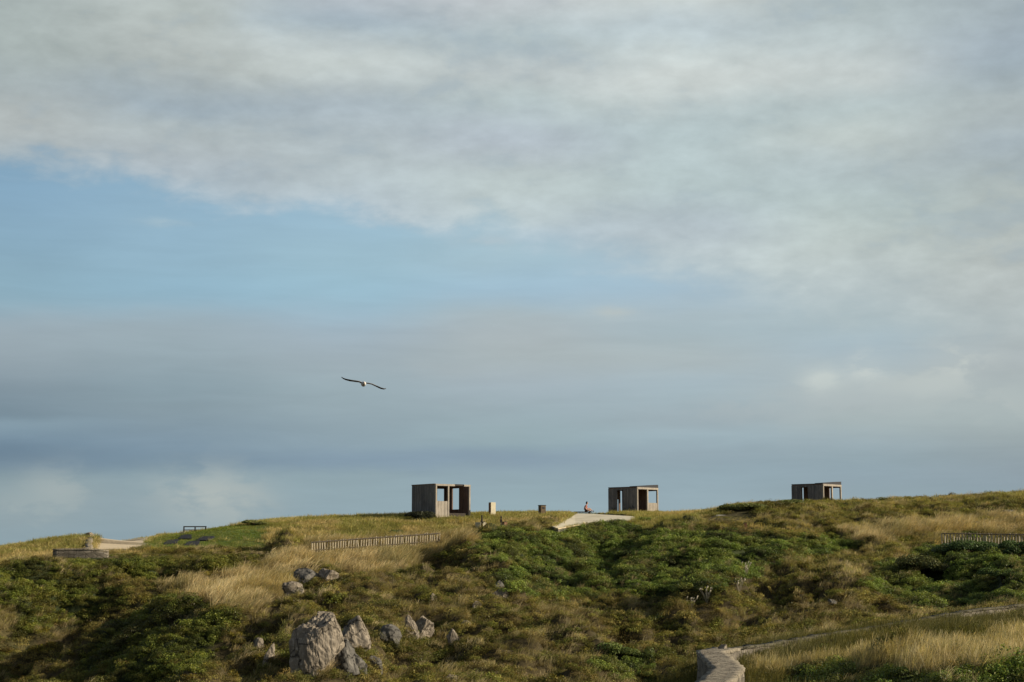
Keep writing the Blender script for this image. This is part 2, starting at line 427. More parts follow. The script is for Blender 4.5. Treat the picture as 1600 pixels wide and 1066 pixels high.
    w.cycles.sampling_method = 'MANUAL'; w.cycles.sample_map_resolution = 512
build_world()
SC.view_settings.view_transform = 'Standard'; SC.view_settings.look = 'None'; SC.view_settings.exposure = 0.0; SC.view_settings.gamma = 1.0

# ------------------------------------------------------------------ terrain
CTRL_PX = [
 # plateau behind the crest
 (-150,880,165),(0,884,165),(100,872,160),(190,846,168),(300,838,165),(400,818,165),(520,815,165),(640,811,165),(730,808,165),(800,805,168),(880,805,165),(960,803,172),(1080,806,172),(1250,795,171),(1330,790,171),(1450,786,171),(1600,776,171),(1750,770,171),
 # crest
 (-150,864,136),(0,859,136),(60,847,136),(125,838,137),(146,842,136),(156,858,131),(220,858,131),(190,848,145),(235,848,140),(330,829,142),(415,826,143),(430,816,150),(520,813,150),(640,810.5,148),(730,808.5,148),(800,806,150),(875,806,150),(1010,808,152),(1085,808,150),(1120,799,148),(1160,792,149),(1200,790,150),(1250,791,152),(1320,791,152),(1400,791,152),(1500,788,152),(1600,777,152),(1750,770,152),
 # middle of the plateau slope
 (215,860,129),(300,860,129),(415,860,129),(487,854,127),(686,842,135),(590,850,131),(560,831,140),(700,828,141),(760,825,142),(830,817,142),(1080,824,138),(1160,820,138),(1200,822,138),(1320,830,133),(1400,838,130),(1480,849,128),(1600,852,128),(1720,852,128),(1500,815,139),(1600,806,140),(1350,806,141),
 # top of the front slope, left
 (-150,890,124),(0,876,124),(83,872,124),(200,868,124),(415,868,124),
 # gully and mound on the left
 (-150,930,112),(0,905,113),(100,902,114),(200,908,115),(300,898,116),(380,893,117),
 (-150,1000,106),(0,965,107),(100,985,109),(150,965,110),(40,1030,104),(130,1030,104),(-150,1090,96),(0,1085,97),(100,1085,95),
 (215,955,99),(260,938,97),(320,932,98),(370,925,101),(430,905,107),(260,985,91),(330,985,92),(260,1066,86),(370,1066,86),(190,1030,90),(380,1000,92),
 # middle
 (480,890,117),(560,890,119),(620,880,121),(690,866,127),(720,852,130),(500,918,110),(600,925,108),(700,925,108),(800,925,109),(450,950,100),(540,960,97),(620,975,93),(700,985,92),(800,990,92),(900,985,93),
 (430,1066,83),(500,1066,81),(620,1066,80),(760,1066,80),(900,1066,80),
 # green scarp
 (770,835,136),(850,832,138),(960,828,140),(1060,830,139),(1160,838,136),(1250,844,133),(760,880,122),(850,870,126),(960,870,126),(1060,872,125),(1160,880,122),(1260,880,121),
 (900,925,110),(1000,930,110),(1100,930,108),(1200,925,109),(1000,990,94),(1100,985,93),(1000,1066,80),
 # right slope
 (1340,858,126),(1420,870,122),(1500,872,122),(1600,880,118),(1720,880,118),(1320,930,104),(1420,930,102),(1520,930,100),(1600,935,98),(1720,935,98),(1200,985,90),(1330,980,88),(1450,962,90),(1600,948,92),(1720,940,92),
]
CTRL_W = [  # near ground, in metres (x, y, z)
 (9.0,66.0,-4.3),(13.7,75.0,-3.98),(20.0,80.0,-3.5),(25.5,84.0,-3.05),(32,86,-2.7),
 (8.8,60.0,-4.5),(14,69,-3.85),(16,72,-3.72),(20,75,-3.42),(24,78,-3.02),(28,80,-2.7),(8.0,52.0,-4.4),(12.0,55.0,-3.85),(18,58,-3.5),(24,60,-3.25),(10.0,47.0,-3.75),(14.5,47.0,-3.55),(20,46,-3.3),
 (3.0,60.0,-5.8),(0.0,50.0,-5.8),(-15.0,50.0,-6.8),(-30,55,-7.4),(3.5,48,-4.9),(-12,70,-7.4),(-30,75,-8.2),(2,72,-6.6),
 (0,0,-1.8),(0,20,-3.2),(14,0,-1.4),(14,22,-2.4),(-20,0,-2.2),(-20,25,-4.6),(30,25,-2.0),(30,0,-1.2),(-45,30,-6),(-50,80,-8.4),(45,60,-2.2),(45,90,-1.8),
]
pts = [tuple(at(*c)) for c in CTRL_PX] + CTRL_W
# the land drops away to the sea behind the headland
for x in (-60, -35, -10, 15, 40, 62):
    near = [p for p in pts if p[1] > 155]
    q = min(near, key=lambda p: abs(p[0] - x)); pts.append((x, 205, q[2] - 1.2)); pts.append((x, 250, q[2] - 6.0))
CT = np.array(pts)
def tps_fit(P, lam=2.0):
    n = len(P); S = 100.0
    X = P[:, :2] / S
    d = np.linalg.norm(X[:, None] - X[None], axis=2)
    K = np.where(d > 0, d ** 2 * np.log(np.maximum(d, 1e-9)), 0)
    A = np.zeros((n + 3, n + 3)); A[:n, :n] = K + lam * 1e-4 * np.eye(n)
    A[:n, n] = 1; A[:n, n + 1:] = X; A[n, :n] = 1; A[n + 1:, :n] = X.T
    b = np.zeros(n + 3); b[:n] = P[:, 2]
    return np.linalg.solve(A, b)
TW = tps_fit(CT)
def tps_eval(x, y):
    S = 100.0; out = np.zeros(x.size); xs, ys = x.ravel() / S, y.ravel() / S
    n = len(CT)
    for i in range(0, xs.size, 20000):
        a, b = xs[i:i + 20000], ys[i:i + 20000]
        d2 = (a[:, None] - CT[None, :, 0] / S) ** 2 + (b[:, None] - CT[None, :, 1] / S) ** 2
        K = np.where(d2 > 0, 0.5 * d2 * np.log(np.maximum(d2, 1e-12)), 0)
        out[i:i + 20000] = K @ TW[:n] + TW[n] + TW[n + 1] * a + TW[n + 2] * b
    return out.reshape(x.shape)

# vegetation kinds, laid out over the land
DRY, SHORT, LAWN, GREEN, HEATH, TALL, BARE, MIXG = range(8)
REG = [
 (SHORT, [(-400,700),(2000,700),(2000,830),(1480,834),(1330,836),(1090,822),(990,822),(870,812),(760,832),(700,838),(487,850),(415,858),(150,862),(-400,900)]),
 (MIXG, [(1090,812),(1120,795),(1250,783),(1400,782),(1800,776),(1800,818),(1440,822),(1330,836),(1200,824)]),
 (DRY, [(1310,828),(1480,814),(1800,812),(1800,836),(1480,838),(1330,842)]),
 (MIXG, [(1310,842),(1470,840),(1800,855),(1800,872),(1560,860),(1480,850),(1400,880),(1290,910),(1200,925),(1200,900),(1270,870)]),
 (SHORT, [(-400,845),(140,835),(150,862),(84,872),(0,888),(-400,910)]),
 (GREEN, [(140,872),(420,871),(430,885),(330,905),(215,915),(130,905),(90,890)]),
 (GREEN, [(-400,895),(0,895),(110,885),(160,915),(190,940),(110,975),(40,1000),(-400,1010)]),
 (DRY, [(395,905),(440,872),(487,852),(600,846),(690,838),(745,828),(735,842),(725,858),(650,888),(560,900),(500,890),(470,905),(435,940),(400,965),(370,955),(330,940),(270,930),(240,928),(300,912)]),
 (GREEN, [(180,965),(240,938),(320,940),(345,965),(345,1010),(310,1066),(180,1090),(120,1066)]),
 (MIXG, [(-400,935),(40,945),(40,990),(-400,990)]),
 (GREEN, [(718,868),(745,848),(775,834),(862,832),(880,832),(990,823),(1100,829),(1330,843),(1345,852),(1270,878),(1190,892),(1060,928),(960,922),(870,938),(800,925),(782,890),(740,872)]),
 (GREEN, [(1375,890),(1440,862),(1480,846),(1560,846),(1590,872),(1800,868),(1800,930),(1640,942),(1450,955),(1370,945),(1330,920)]),
 (GREEN, [(930,1066),(950,1030),(1010,1025),(1030,1066)]),
 (TALL, [(1165,1075),(1180,1050),(1300,1030),(1430,1008),(1800,975),(1800,1050),(1500,1052),(1300,1052)]),
 (MIXG, [(1130,1030),(1180,1004),(1285,985),(1800,940),(1800,985),(1450,1010),(1300,1035),(1180,1052)]),
 (GREEN, [(1190,1100),(1230,1058),(1330,1048),(1480,1054),(1800,1044),(1800,1120)]),
 (LAWN, [(205,860),(235,846),(262,834),(330,823),(418,822),(418,860)]),
 (BARE, [(150,862),(157,846),(150,838),(250,836),(232,846),(214,862)]),
]
PLAT = [(858,826),(862,821),(897,800.5),(935,802),(985,805.5),(993,807.5),(990,814),(940,816),(900,820),(878,827)]
def kind_of(px, py, x, y):
    dx = (fbm(x * 0.35, y * 0.35, 91, 4) - 0.5) * 70; dy = (fbm(x * 0.35, y * 0.35, 191, 4) - 0.5) * 34
    k = np.full(px.shape, HEATH)
    for kd, poly in REG:
        s = {LAWN: .2, BARE: .12}.get(kd, 1.0)
        m = inpoly(px + dx * s, py + dy * s, poly); k[m] = kd
    k[inpoly(px, py, PLAT)] = BARE
    near = (y < 72) & (k != BARE) & (px > 1000)
    k[near & (k == HEATH)] = MIXG
    k[y > 176] = SHORT
    return k

xs = np.concatenate([[-900, -500, -250, -140, -95], np.arange(-70, 72, 0.34), [95, 140, 250, 500, 900]])
ys = np.concatenate([[-400, -150, -60, -25], np.arange(-8, 40, 1.6), np.arange(40, 156, 0.3), np.arange(156, 262, 1.2), [300, 380, 550]])
GX, GY = np.meshgrid(xs, ys)
cxg, cyg = np.clip(GX, -66, 66), np.clip(GY, -8, 250)
GZ0 = tps_eval(cxg, cyg)
outd = np.hypot(GX - cxg, GY - cyg)
PXg, PYg = project(GX, GY, GZ0)
KG = kind_of(PXg, PYg, GX, GY)
amp = np.choose(KG, [0.26, 0.10, 0.03, 0.62, 0.95, 0.12, 0.0, 0.45])
# soften amplitude between kinds
for _ in range(4):
    amp = (amp + np.roll(amp, 1, 0) + np.roll(amp, -1, 0) + np.roll(amp, 1, 1) + np.roll(amp, -1, 1)) / 5
QUIET = [[(-60,838),(430,838),(430,882),(-60,890)],[(840,793),(1015,793),(1015,838),(840,848)],[(725,798),(830,798),(830,838),(725,842)],[(470,848),(700,833),(700,858),(470,873)],[(1450,838),(1720,838),(1720,870),(1450,868)],
         [(1150,1060),(1075,1060),(1075,1005),(1720,925),(1720,945),(1180,1025)]]
for q_ in QUIET: amp = np.where(inpoly(PXg, PYg, q_), amp * .12, amp)
for q_ in [[(1440,828),(1740,828),(1740,884),(1440,880)],[(1092,798),(1195,798),(1195,834),(1092,834)]]: amp = np.where(inpoly(PXg, PYg, q_), np.minimum(amp, .10), amp)
amp = np.where((GY < 91) & (PXg > 1085) & (GY > 40), amp * np.where(KG == GREEN, .75, .3), amp)
for _ in range(3): amp = (amp + np.roll(amp, 1, 0) + np.roll(amp, -1, 0) + np.roll(amp, 1, 1) + np.roll(amp, -1, 1)) / 5
n1 = fbm(GX * 0.30 + 0.08 * GY, GY * 0.24, 3, 3) - 0.5
n2 = 1 - np.abs(fbm(GX * 0.55, GY * 0.42, 23, 3) * 2 - 1) * 1.6
n3 = fbm(GX * 1.4, GY * 1.2, 43, 2) - 0.5
def worley(x, y, seed):
    ix, iy = np.floor(x), np.floor(y); best = np.full(x.shape, 9.0)
    for a in (-1, 0, 1):
        for b in (-1, 0, 1):
            jx, jy = ix + a, iy + b
            qx = jx + hash2(jx, jy, seed); qy = jy + hash2(jx, jy, seed + 77); k = 0.75 + 0.6 * hash2(jx, jy, seed + 191)
            best = np.minimum(best, ((x - qx) ** 2 + (y - qy) ** 2) * k)
    return best
wx, wy = GX + 1.2 * (fbm(GX * .6, GY * .6, 61, 3) - .5) * 2, GY + 1.2 * (fbm(GX * .6, GY * .6, 67, 3) - .5) * 2
fold = fbm((GX * .83 - GY * .55) * 0.20 + .35 * wy * .2, (GX * .55 + GY * .83) * 0.055, 203, 3)
mound = np.clip(1 - worley(wx / 3.1, wy / 2.5, 5) * 2.6, 0, 1) ** 0.7 + 0.45 * np.clip(1 - worley(wx / 1.35, wy / 1.2, 15) * 2.4, 0, 1) ** 0.7
near_fade = np.clip((GY - 30) / 15, 0, 1) * np.clip((200 - GY) / 30, 0, 1)
GZ = GZ0 + near_fade * amp * (n1 * 1.6 + (fold - 0.5) * 4.8 * np.clip((150 - GY) / 16, 0.12, 1) + (mound - 0.75) * 1.1 + n3 * 0.3) - outd * 0.10
GZ = GZ - np.where((KG == BARE) & (PXg > 800), 0.5, 0.0)
GZ = np.maximum(GZ, -41.0)

def height(x, y):
    x = np.asarray(x, float); y = np.asarray(y, float)
    i = np.clip(np.searchsorted(xs, x) - 1, 0, len(xs) - 2); j = np.clip(np.searchsorted(ys, y) - 1, 0, len(ys) - 2)
    fx = (x - xs[i]) / (xs[i + 1] - xs[i]); fy = (y - ys[j]) / (ys[j + 1] - ys[j])
    return (GZ[j, i] * (1 - fx) + GZ[j, i + 1] * fx) * (1 - fy) + (GZ[j + 1, i] * (1 - fx) + GZ[j + 1, i + 1] * fx) * fy
def H(x, y): return float(height(x, y))
def hit(px, py, y0=44.0, y1=185.0):
    """first point of the land seen along a direction"""
    u, w = pdir(px, py)
    Y = np.arange(y0, y1, 0.1)
    d = height(u * Y, Y) - w * Y
    k = np.argmax(d > 0) if (d > 0).any() else int(np.argmax(d))
    return Vector((u * Y[k], Y[k], H(u * Y[k], Y[k])))

def build_terrain():
    ny, nx = GX.shape
    V = np.stack([GX, GY, GZ], -1).reshape(-1, 3)
    idx = np.arange(ny * nx).reshape(ny, nx)
    Fc = np.stack([idx[:-1, :-1], idx[:-1, 1:], idx[1:, 1:], idx[1:, :-1]], -1).reshape(-1, 4)
    me = np_mesh('ground', V, Fc, True)
    cols = np.array([[.26,.19,.085],[.17,.145,.055],[.11,.16,.035],[.035,.045,.015],[.075,.058,.026],[.24,.18,.08],[.40,.32,.21],[.11,.09,.036]])
    c = cols[KG]
    n = fbm(GX * 0.9, GY * 0.9, 77, 4)[..., None]
    c = c * (0.6 + 0.8 * n)
    for _ in range(2):
        c = (c + np.roll(c, 1, 0) + np.roll(c, -1, 0) + np.roll(c, 1, 1) + np.roll(c, -1, 1)) / 5
    a = me.color_attributes.new('soil', 'FLOAT_COLOR', 'POINT')
    a.data.foreach_set('color', np.concatenate([c.reshape(-1, 3), np.ones((c.shape[0] * c.shape[1], 1))], 1).astype(np.float32).ravel())
    m, t, out = new_mat('soil_and_turf')
    at_ = t.add('ShaderNodeAttribute', attribute_type='GEOMETRY', attribute_name='soil')
    tc = t.add('ShaderNodeTexCoord')
    nz = t.noise(tc.outputs['Object'], 5.0, 6.0, 0.65)
    col = t.vmath('MULTIPLY', at_.outputs['Color'], t.maprange(nz.outputs[0], 0.3, 0.7, 0.55, 1.35))
    principled(t, out, col, 0.95, nz.outputs[0], 0.6, 0.05)
    o = link('ground', me, m); tag(o, kind='structure')
build_terrain()

def build_sea():
    n = 96; V = [(0, 0, -40.0)]; Fc = []
    radii = [600, 2500, 9000, 40000]
    V = []
    for r in [1] + radii:
        for k in range(n): V.append((r * math.cos(2 * math.pi * k / n), r * math.sin(2 * math.pi * k / n), -40.0))
    for i in range(len(radii)):
        for k in range(n): Fc.append((i * n + k, i * n + (k + 1) % n, (i + 1) * n + (k + 1) % n, (i + 1) * n + k))
    m, t, out = new_mat('sea_water')
    tc = t.add('ShaderNodeTexCoord'); nz = t.noise(tc.outputs['Object'], 0.05, 6.0, 0.6)
    p = principled(t, out, (0.03, 0.07, 0.09, 1), 0.25, nz.outputs[0], 0.4, 0.6)
    tag(link('sea', np_mesh('sea', V, Fc), m), kind='structure')
build_sea()

# ------------------------------------------------------------------ plants: source tufts
SRC = bpy.data.collections.new('plant_sources')      # never linked to the scene: only instanced

def tone_attr(me, tones):
    a = me.color_attributes.new('tone', 'FLOAT_COLOR', 'POINT')
    a.data.foreach_set('color', np.concatenate([tones, np.ones((len(tones), 1))], 1).astype(np.float32).ravel())

def blades_mesh(name, n, rad, h0, h1, width, lean, seed, mat, seedheads=0.0, spread=0.5):
    r = np.random.default_rng(seed)
    V, Fc, T = [], [], []
    for i in range(n):
        a = r.uniform(0, 2 * math.pi); q = rad * math.sqrt(r.uniform())
        bx, by = q * math.cos(a), q * math.sin(a)
        h = r.uniform(h0, h1); w = width * r.uniform(0.6, 1.3)
        dirx = lean[0] + r.normal(0, spread) ; diry = lean[1] + r.normal(0, spread)
        fa = r.uniform(-0.9, 0.9); wx, wy = math.cos(fa) * w / 2, math.sin(fa) * w / 2
        tone = r.uniform(0.6, 1.25); g = r.uniform(-0.08, 0.08)
        k0 = len(V); segs = 3
        for s in range(segs + 1):
            f = s / segs; cur = f ** 1.7
            cx, cy, cz = bx + dirx * h * cur * 0.8, by + diry * h * cur * 0.8, h * (f - 0.25 * f * f * math.hypot(dirx, diry))
            ww = (1 - 0.8 * f)
            if seedheads and i < n * seedheads: ww = [0.5, 0.35, 1.0, 0.5][s]
            V.append((cx - wx * ww, cy - wy * ww, cz)); V.append((cx + wx * ww, cy + wy * ww, cz))
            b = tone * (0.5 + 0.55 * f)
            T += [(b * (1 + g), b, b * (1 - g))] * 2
        for s in range(segs): Fc.append((k0 + 2 * s, k0 + 2 * s + 1, k0 + 2 * s + 3, k0 + 2 * s + 2))
    me = np_mesh(name, V, Fc); tone_attr(me, np.array(T)); me.materials.append(mat)
    return me

def leaves_arrays(n, rx, ry, rz, size, seed, up=0.5, aspect=0.55, lumps=6, inner=0.62):
    """leaf quads spread through a lumpy dome"""
    r = np.random.default_rng(seed)
    c = np.stack([r.uniform(-0.62, 0.62, lumps), r.uniform(-0.62, 0.62, lumps), r.uniform(0.05, 0.5, lumps)], 1)
    cr = r.uniform(0.32, 0.55, lumps)
    li = r.integers(0, lumps, n)
    d = r.normal(size=(n, 3)); d[:, 2] = np.abs(d[:, 2]) * 0.9 + 0.02; d /= np.linalg.norm(d, axis=1)[:, None]
    q = inner + (1 - inner) * r.uniform(size=(n, 1)) ** 0.6
    pos = c[li] + d * cr[li][:, None] * q
    nrm = d * (1 - up) + np.array([0, 0, up]) + r.normal(0, 0.45, (n, 3)); nrm /= np.linalg.norm(nrm, axis=1)[:, None]
    tmp = r.normal(size=(n, 3)); u = np.cross(nrm, tmp); u /= np.linalg.norm(u, axis=1)[:, None]; v = np.cross(nrm, u)
    P = pos * np.array([rx, ry, rz])
    s = size * r.uniform(0.6, 1.35, (n, 1))
    tip = P + u * s; mid1 = P + v * s * aspect * 0.6 + nrm * s * 0.12; mid2 = P - v * s * aspect * 0.6 + nrm * s * 0.12; root = P - u * s * 0.8
    V = np.stack([root, mid1, tip, mid2], 1).reshape(-1, 3)
    Fc = np.arange(4 * n).reshape(n, 4)
    tone = r.uniform(0.55, 1.3, n) * (0.48 + 0.78 * np.clip(pos[:, 2], 0, 1) ** 0.7) * (0.55 + 0.45 * q[:, 0])  # clump self-shading painted into the tone: low and inner leaves darker
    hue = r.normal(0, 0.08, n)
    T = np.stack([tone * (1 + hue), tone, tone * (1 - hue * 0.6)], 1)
    return V, Fc, np.repeat(T, 4, 0)

M['grass'] = mat_leaf('grass_blades', 0.38, inst=True, rough=0.6, spec=0.15)
M['leaf'] = mat_leaf('scrub_leaves', 0.25, inst=True, rough=0.5, spec=0.3)
M['heath'] = mat_leaf('heath_leaves', 0.22, inst=True, rough=0.7, spec=0.1)

def src_collection(name, meshes):
    c = bpy.data.collections.new(name)
    for i, me in enumerate(meshes):
        o = bpy.data.objects.new(name + '_source', me); c.objects.link(o)
    return c
LEAN = (0.75, 0.05)
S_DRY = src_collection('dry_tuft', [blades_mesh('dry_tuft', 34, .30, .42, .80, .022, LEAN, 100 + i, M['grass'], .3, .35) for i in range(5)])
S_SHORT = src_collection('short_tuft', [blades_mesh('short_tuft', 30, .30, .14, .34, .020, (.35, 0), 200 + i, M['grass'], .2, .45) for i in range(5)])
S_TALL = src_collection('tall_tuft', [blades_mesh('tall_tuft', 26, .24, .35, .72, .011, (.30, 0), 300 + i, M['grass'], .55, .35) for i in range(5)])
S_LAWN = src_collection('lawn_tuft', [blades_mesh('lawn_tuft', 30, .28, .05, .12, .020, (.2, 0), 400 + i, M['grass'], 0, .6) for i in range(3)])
def leafset(name, k, mat, seed, *a, **kw):
    out = []
    for i in range(k):
        V, Fc, T = leaves_arrays(*a, seed=seed + i, **kw)
        me = np_mesh(name, V, Fc); tone_attr(me, T); me.materials.append(mat); out.append(me)
    return src_collection(name, out)
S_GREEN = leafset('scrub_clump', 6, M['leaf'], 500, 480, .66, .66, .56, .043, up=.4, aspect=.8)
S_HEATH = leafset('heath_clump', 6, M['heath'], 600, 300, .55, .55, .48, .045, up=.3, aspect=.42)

def scatter(name, src, x, y, z, scl, tint, nvar, label, cat, zrot=None, tilt=0.15):
    n = len(x)
    scl = scl * lowf(x, y) ** np.array([.5, .5, 1.0])
    me = bpy.data.meshes.new(name); me.vertices.add(n)
    me.vertices.foreach_set('co', np.stack([x, y, z], 1).astype(np.float32).ravel())
    r = np.random.default_rng(n)
    rot = np.stack([r.normal(0, tilt, n), r.normal(0, tilt, n), r.uniform(-math.pi, math.pi, n) if zrot is None else r.normal(0, zrot, n) + (fbm(x * .22, y * .22, 31, 3) - .5) * 3.2], 1)
    a = me.attributes.new('rot', 'FLOAT_VECTOR', 'POINT'); a.data.foreach_set('vector', rot.astype(np.float32).ravel())
    a = me.attributes.new('scl', 'FLOAT_VECTOR', 'POINT'); a.data.foreach_set('vector', scl.astype(np.float32).ravel())
    a = me.attributes.new('vi', 'INT', 'POINT'); a.data.foreach_set('value', r.integers(0, nvar, n).astype(np.int32))
    a = me.attributes.new('tint', 'FLOAT_COLOR', 'POINT'); a.data.foreach_set('color', np.concatenate([tint, np.ones((n, 1))], 1).astype(np.float32).ravel())
    me.update()
    o = link(name, me); tag(o, kind='stuff', label=label, cat=cat)
    g = bpy.data.node_groups.new(name + '_scatter', 'GeometryNodeTree')
    g.interface.new_socket('Geometry', in_out='INPUT', socket_type='NodeSocketGeometry')
    g.interface.new_socket('Geometry', in_out='OUTPUT', socket_type='NodeSocketGeometry')
    gi = g.nodes.new('NodeGroupInput'); go = g.nodes.new('NodeGroupOutput')
    ip = g.nodes.new('GeometryNodeInstanceOnPoints'); ci = g.nodes.new('GeometryNodeCollectionInfo')
    ci.inputs['Collection'].default_value = src; ci.inputs['Separate Children'].default_value = True; ci.inputs['Reset Children'].default_value = True
    def na(nm, typ):
        nd = g.nodes.new('GeometryNodeInputNamedAttribute'); nd.data_type = typ; nd.inputs['Name'].default_value = nm
        return nd.outputs['Attribute']
    L = g.links.new
    L(gi.outputs[0], ip.inputs['Points']); L(ci.outputs[0], ip.inputs['Instance']); ip.inputs['Pick Instance'].default_value = True
    L(na('vi', 'INT'), ip.inputs['Instance Index'])
    e2r = g.nodes.new('FunctionNodeEulerToRotation'); L(na('rot', 'FLOAT_VECTOR'), e2r.inputs[0]); L(e2r.outputs[0], ip.inputs['Rotation'])
    L(na('scl', 'FLOAT_VECTOR'), ip.inputs['Scale'])
    L(ip.outputs[0], go.inputs[0])
    md = o.modifiers.new('scatter', 'NODES'); md.node_group = g
    return o

ROCKS = []
LOW = []       # (x, y, radius, factor) plants kept short there
KEEP = []      # (x, y, radius) kept clear or low

def candidates(step, ymin, ymax):
    """jittered points over the visible wedge of land"""
    out = []
    Y = ymin
    gx = np.arange(-66, 66, step); gy = np.arange(ymin, ymax, step)
    X, Yv = np.meshgrid(gx, gy)
    X = (X + RNG.uniform(-.5, .5, X.shape) * step).ravel(); Yv = (Yv + RNG.uniform(-.5, .5, Yv.shape) * step).ravel()
    ok = np.abs(X) < (0.3 * Yv + 7)
    X, Yv = X[ok], Yv[ok]
    Z = height(X, Yv)
    px, py = project(X, Yv, Z)
    ok = (py < 1150)
    return X[ok], Yv[ok], Z[ok], px[ok], py[ok]

def pick_tint(x, y, pal, seed, fr=0.35, jitter=0.12):
    """palette colours in soft patches with jitter"""
    pal = np.array(pal); m = len(pal)
    f = np.clip((fbm(x * fr, y * fr, seed, 4) - 0.28) / 0.44, 0, 0.999) * (m - 1)
    f = np.clip(f + RNG.normal(0, 0.45, len(x)), 0, m - 1.001)
    i = f.astype(int); w = (f - i)[:, None]
    c = pal[i] * (1 - w) + pal[i + 1] * w
    return c * np.clip(RNG.normal(1, jitter, (len(x), 1)), 0.5, 1.6)

# ------------------------------------------------------------------ cabins
def boards(mb, axis, u0, u1, z0, z1, plane, thick, step=0.16, gap=0.008, r=random):
    """vertical boards along 'x' or 'y' filling u0..u1, standing on the plane"""
    if z0 == 0: z0 = -0.4
    n = max(1, round((u1 - u0) / step)); w = (u1 - u0) / n
    for i in range(n):
        a, b = u0 + i * w + gap / 2, u0 + (i + 1) * w - gap / 2
        j = r.uniform(-0.006, 0.006)
        if axis == 'x': mb.box(a, b, plane + j, plane + thick + j, z0, z1)
        else: mb.box(plane + j, plane + thick + j, a, b, z0, z1)
    return mb

def scribble(pts, width, mat, parent, name='graffiti'):
    mb = MB(); mb.tube(pts, width, 6); return mb.build(name, mat, parent)

def cabin_twin(px, Y, py, label, with_marks):
    """open timber shelter: dark boarded side, open front with posts and a low panel"""
    P = at(px, py, Y); a = math.radians(42)
    o = empty('timber_shelter', P, math.pi / 2 - a, label, 'shelter', 'timber shelters on the headland')
    H0, b, d, tk = 2.42, 3.45, 3.72, 0.10
    W = lambda nm, mb, mat: mb.build(nm, mat, o)
    # boarded side wall with a doorway
    mb = MB(); boards(mb, 'y', 0.14, 1.81, 0, H0, 0, tk); boards(mb, 'y', 2.58, d, 0, H0, 0, tk); boards(mb, 'y', 1.81, 2.58, 2.24, H0, 0, tk)
    W('side_wall', mb, M['wood_grey'])
    # far side wall with a window
    mb = MB(); boards(mb, 'y', 1.36, d, 0, H0, b - tk, tk); boards(mb, 'y', 0.14, 1.36, 0, 0.85, b - tk, tk); boards(mb, 'y', 0.14, 1.36, 2.2, H0, b - tk, tk)
    W('far_wall', mb, M['wood_in'])
    # back wall with a door opening and a low opening
    mb = MB(); boards(mb, 'x', tk, 1.22, 0, H0, d - tk, tk); boards(mb, 'x', 1.22, 1.62, 1.38, H0, d - tk, tk); boards(mb, 'x', 1.62, 1.88, 0, H0, d - tk, tk)
    boards(mb, 'x', 2.24, b - tk, 0, H0, d - tk, tk); boards(mb, 'x', 1.88, 2.24, 2.26, H0, d - tk, tk)
    W('back_wall', mb, M['wood_in'])
    for x0, x1 in ((0.0, 0.14), (1.62, 1.80), (b - 0.16, b)):
        W('post', MB().box(x0, x1, -0.02, 0.14, -0.6, 2.30, 0.008), M['wood_warm'])
    W('lintel', MB().box(-0.01, b + 0.01, -0.035, 0.15, 2.302, 2.50, 0.008), M['wood_warm'])
    mb = MB(); boards(mb, 'x', 1.82, b - 0.18, -.3, 0.98, 0.02, 0.06, 0.17, .022); W('low_panel', mb, M['wood_warm'])
    W('floor', MB().box(0.11, b - 0.11, 0.15, d - 0.11, -0.5, 0.04), M['wood_dark'])
    W('ceiling', MB().box(0.02, b - 0.02, 0.16, d - 0.02, 2.43, 2.50), M['wood_in'])
    # raised roof over the front bay: a wedge that climbs to the far side
    bm = bmesh.new()
    q = [(-0.03, 0.02, 2.503), (b + 0.04, 0.02, 2.503), (b + 0.04, 0.95, 2.503), (-0.03, 0.95, 2.503), (-0.03, 0.02, 2.60), (b + 0.04, 0.02, 2.83), (b + 0.04, 0.95, 2.83), (-0.03, 0.95, 2.60)]
    vs = [bm.verts.new(p) for p in q]
    for f in ((0, 3, 2, 1), (4, 5, 6, 7), (0, 1, 5, 4), (1, 2, 6, 5), (2, 3, 7, 6), (3, 0, 4, 7)): bm.faces.new([vs[i] for i in f])
    m_ = MB(); m_.bm.free(); m_.bm = bm; m_.build('roof', M['felt'], o)
    W('roof_slab', MB().box(0.0, b, 0.97, d, 2.503, 2.56), M['felt'])
    if with_marks:
        c = [(b - tk - 0.012, 2.45 + 0.36 * math.cos(k * 0.42) * (1 - k * .012), 1.05 + 0.36 * math.sin(k * 0.42) * (1 - k * .012)) for k in range(18)]
        scribble(c, 0.018, M['pale_paint'], o)
        c = [(-0.012, 1.66 - 0.10 * k, 0.30 + 0.16 * math.sin(k * 1.9) + 0.02 * k) for k in range(14)]
        scribble(c, 0.03, M['graffiti'], o)
        c = [(-0.012, 3.25 - 0.05 * k, 0.40 + 0.14 * math.sin(k * 1.5)) for k in range(10)]
        scribble(c, 0.025, M['graffiti'], o)
    KEEP.append((P.x + 0.2, P.y + 2.6, 3.3))
    return o
cabin_twin(996.0, 171, 800.5, 'weathered timber shelter with raised roof and low front panel, right of the sitting person', True)
cabin_twin(1287.0, 171, 795.5, 'weathered timber shelter whose foot is hidden behind the grassy hump on the right', False)

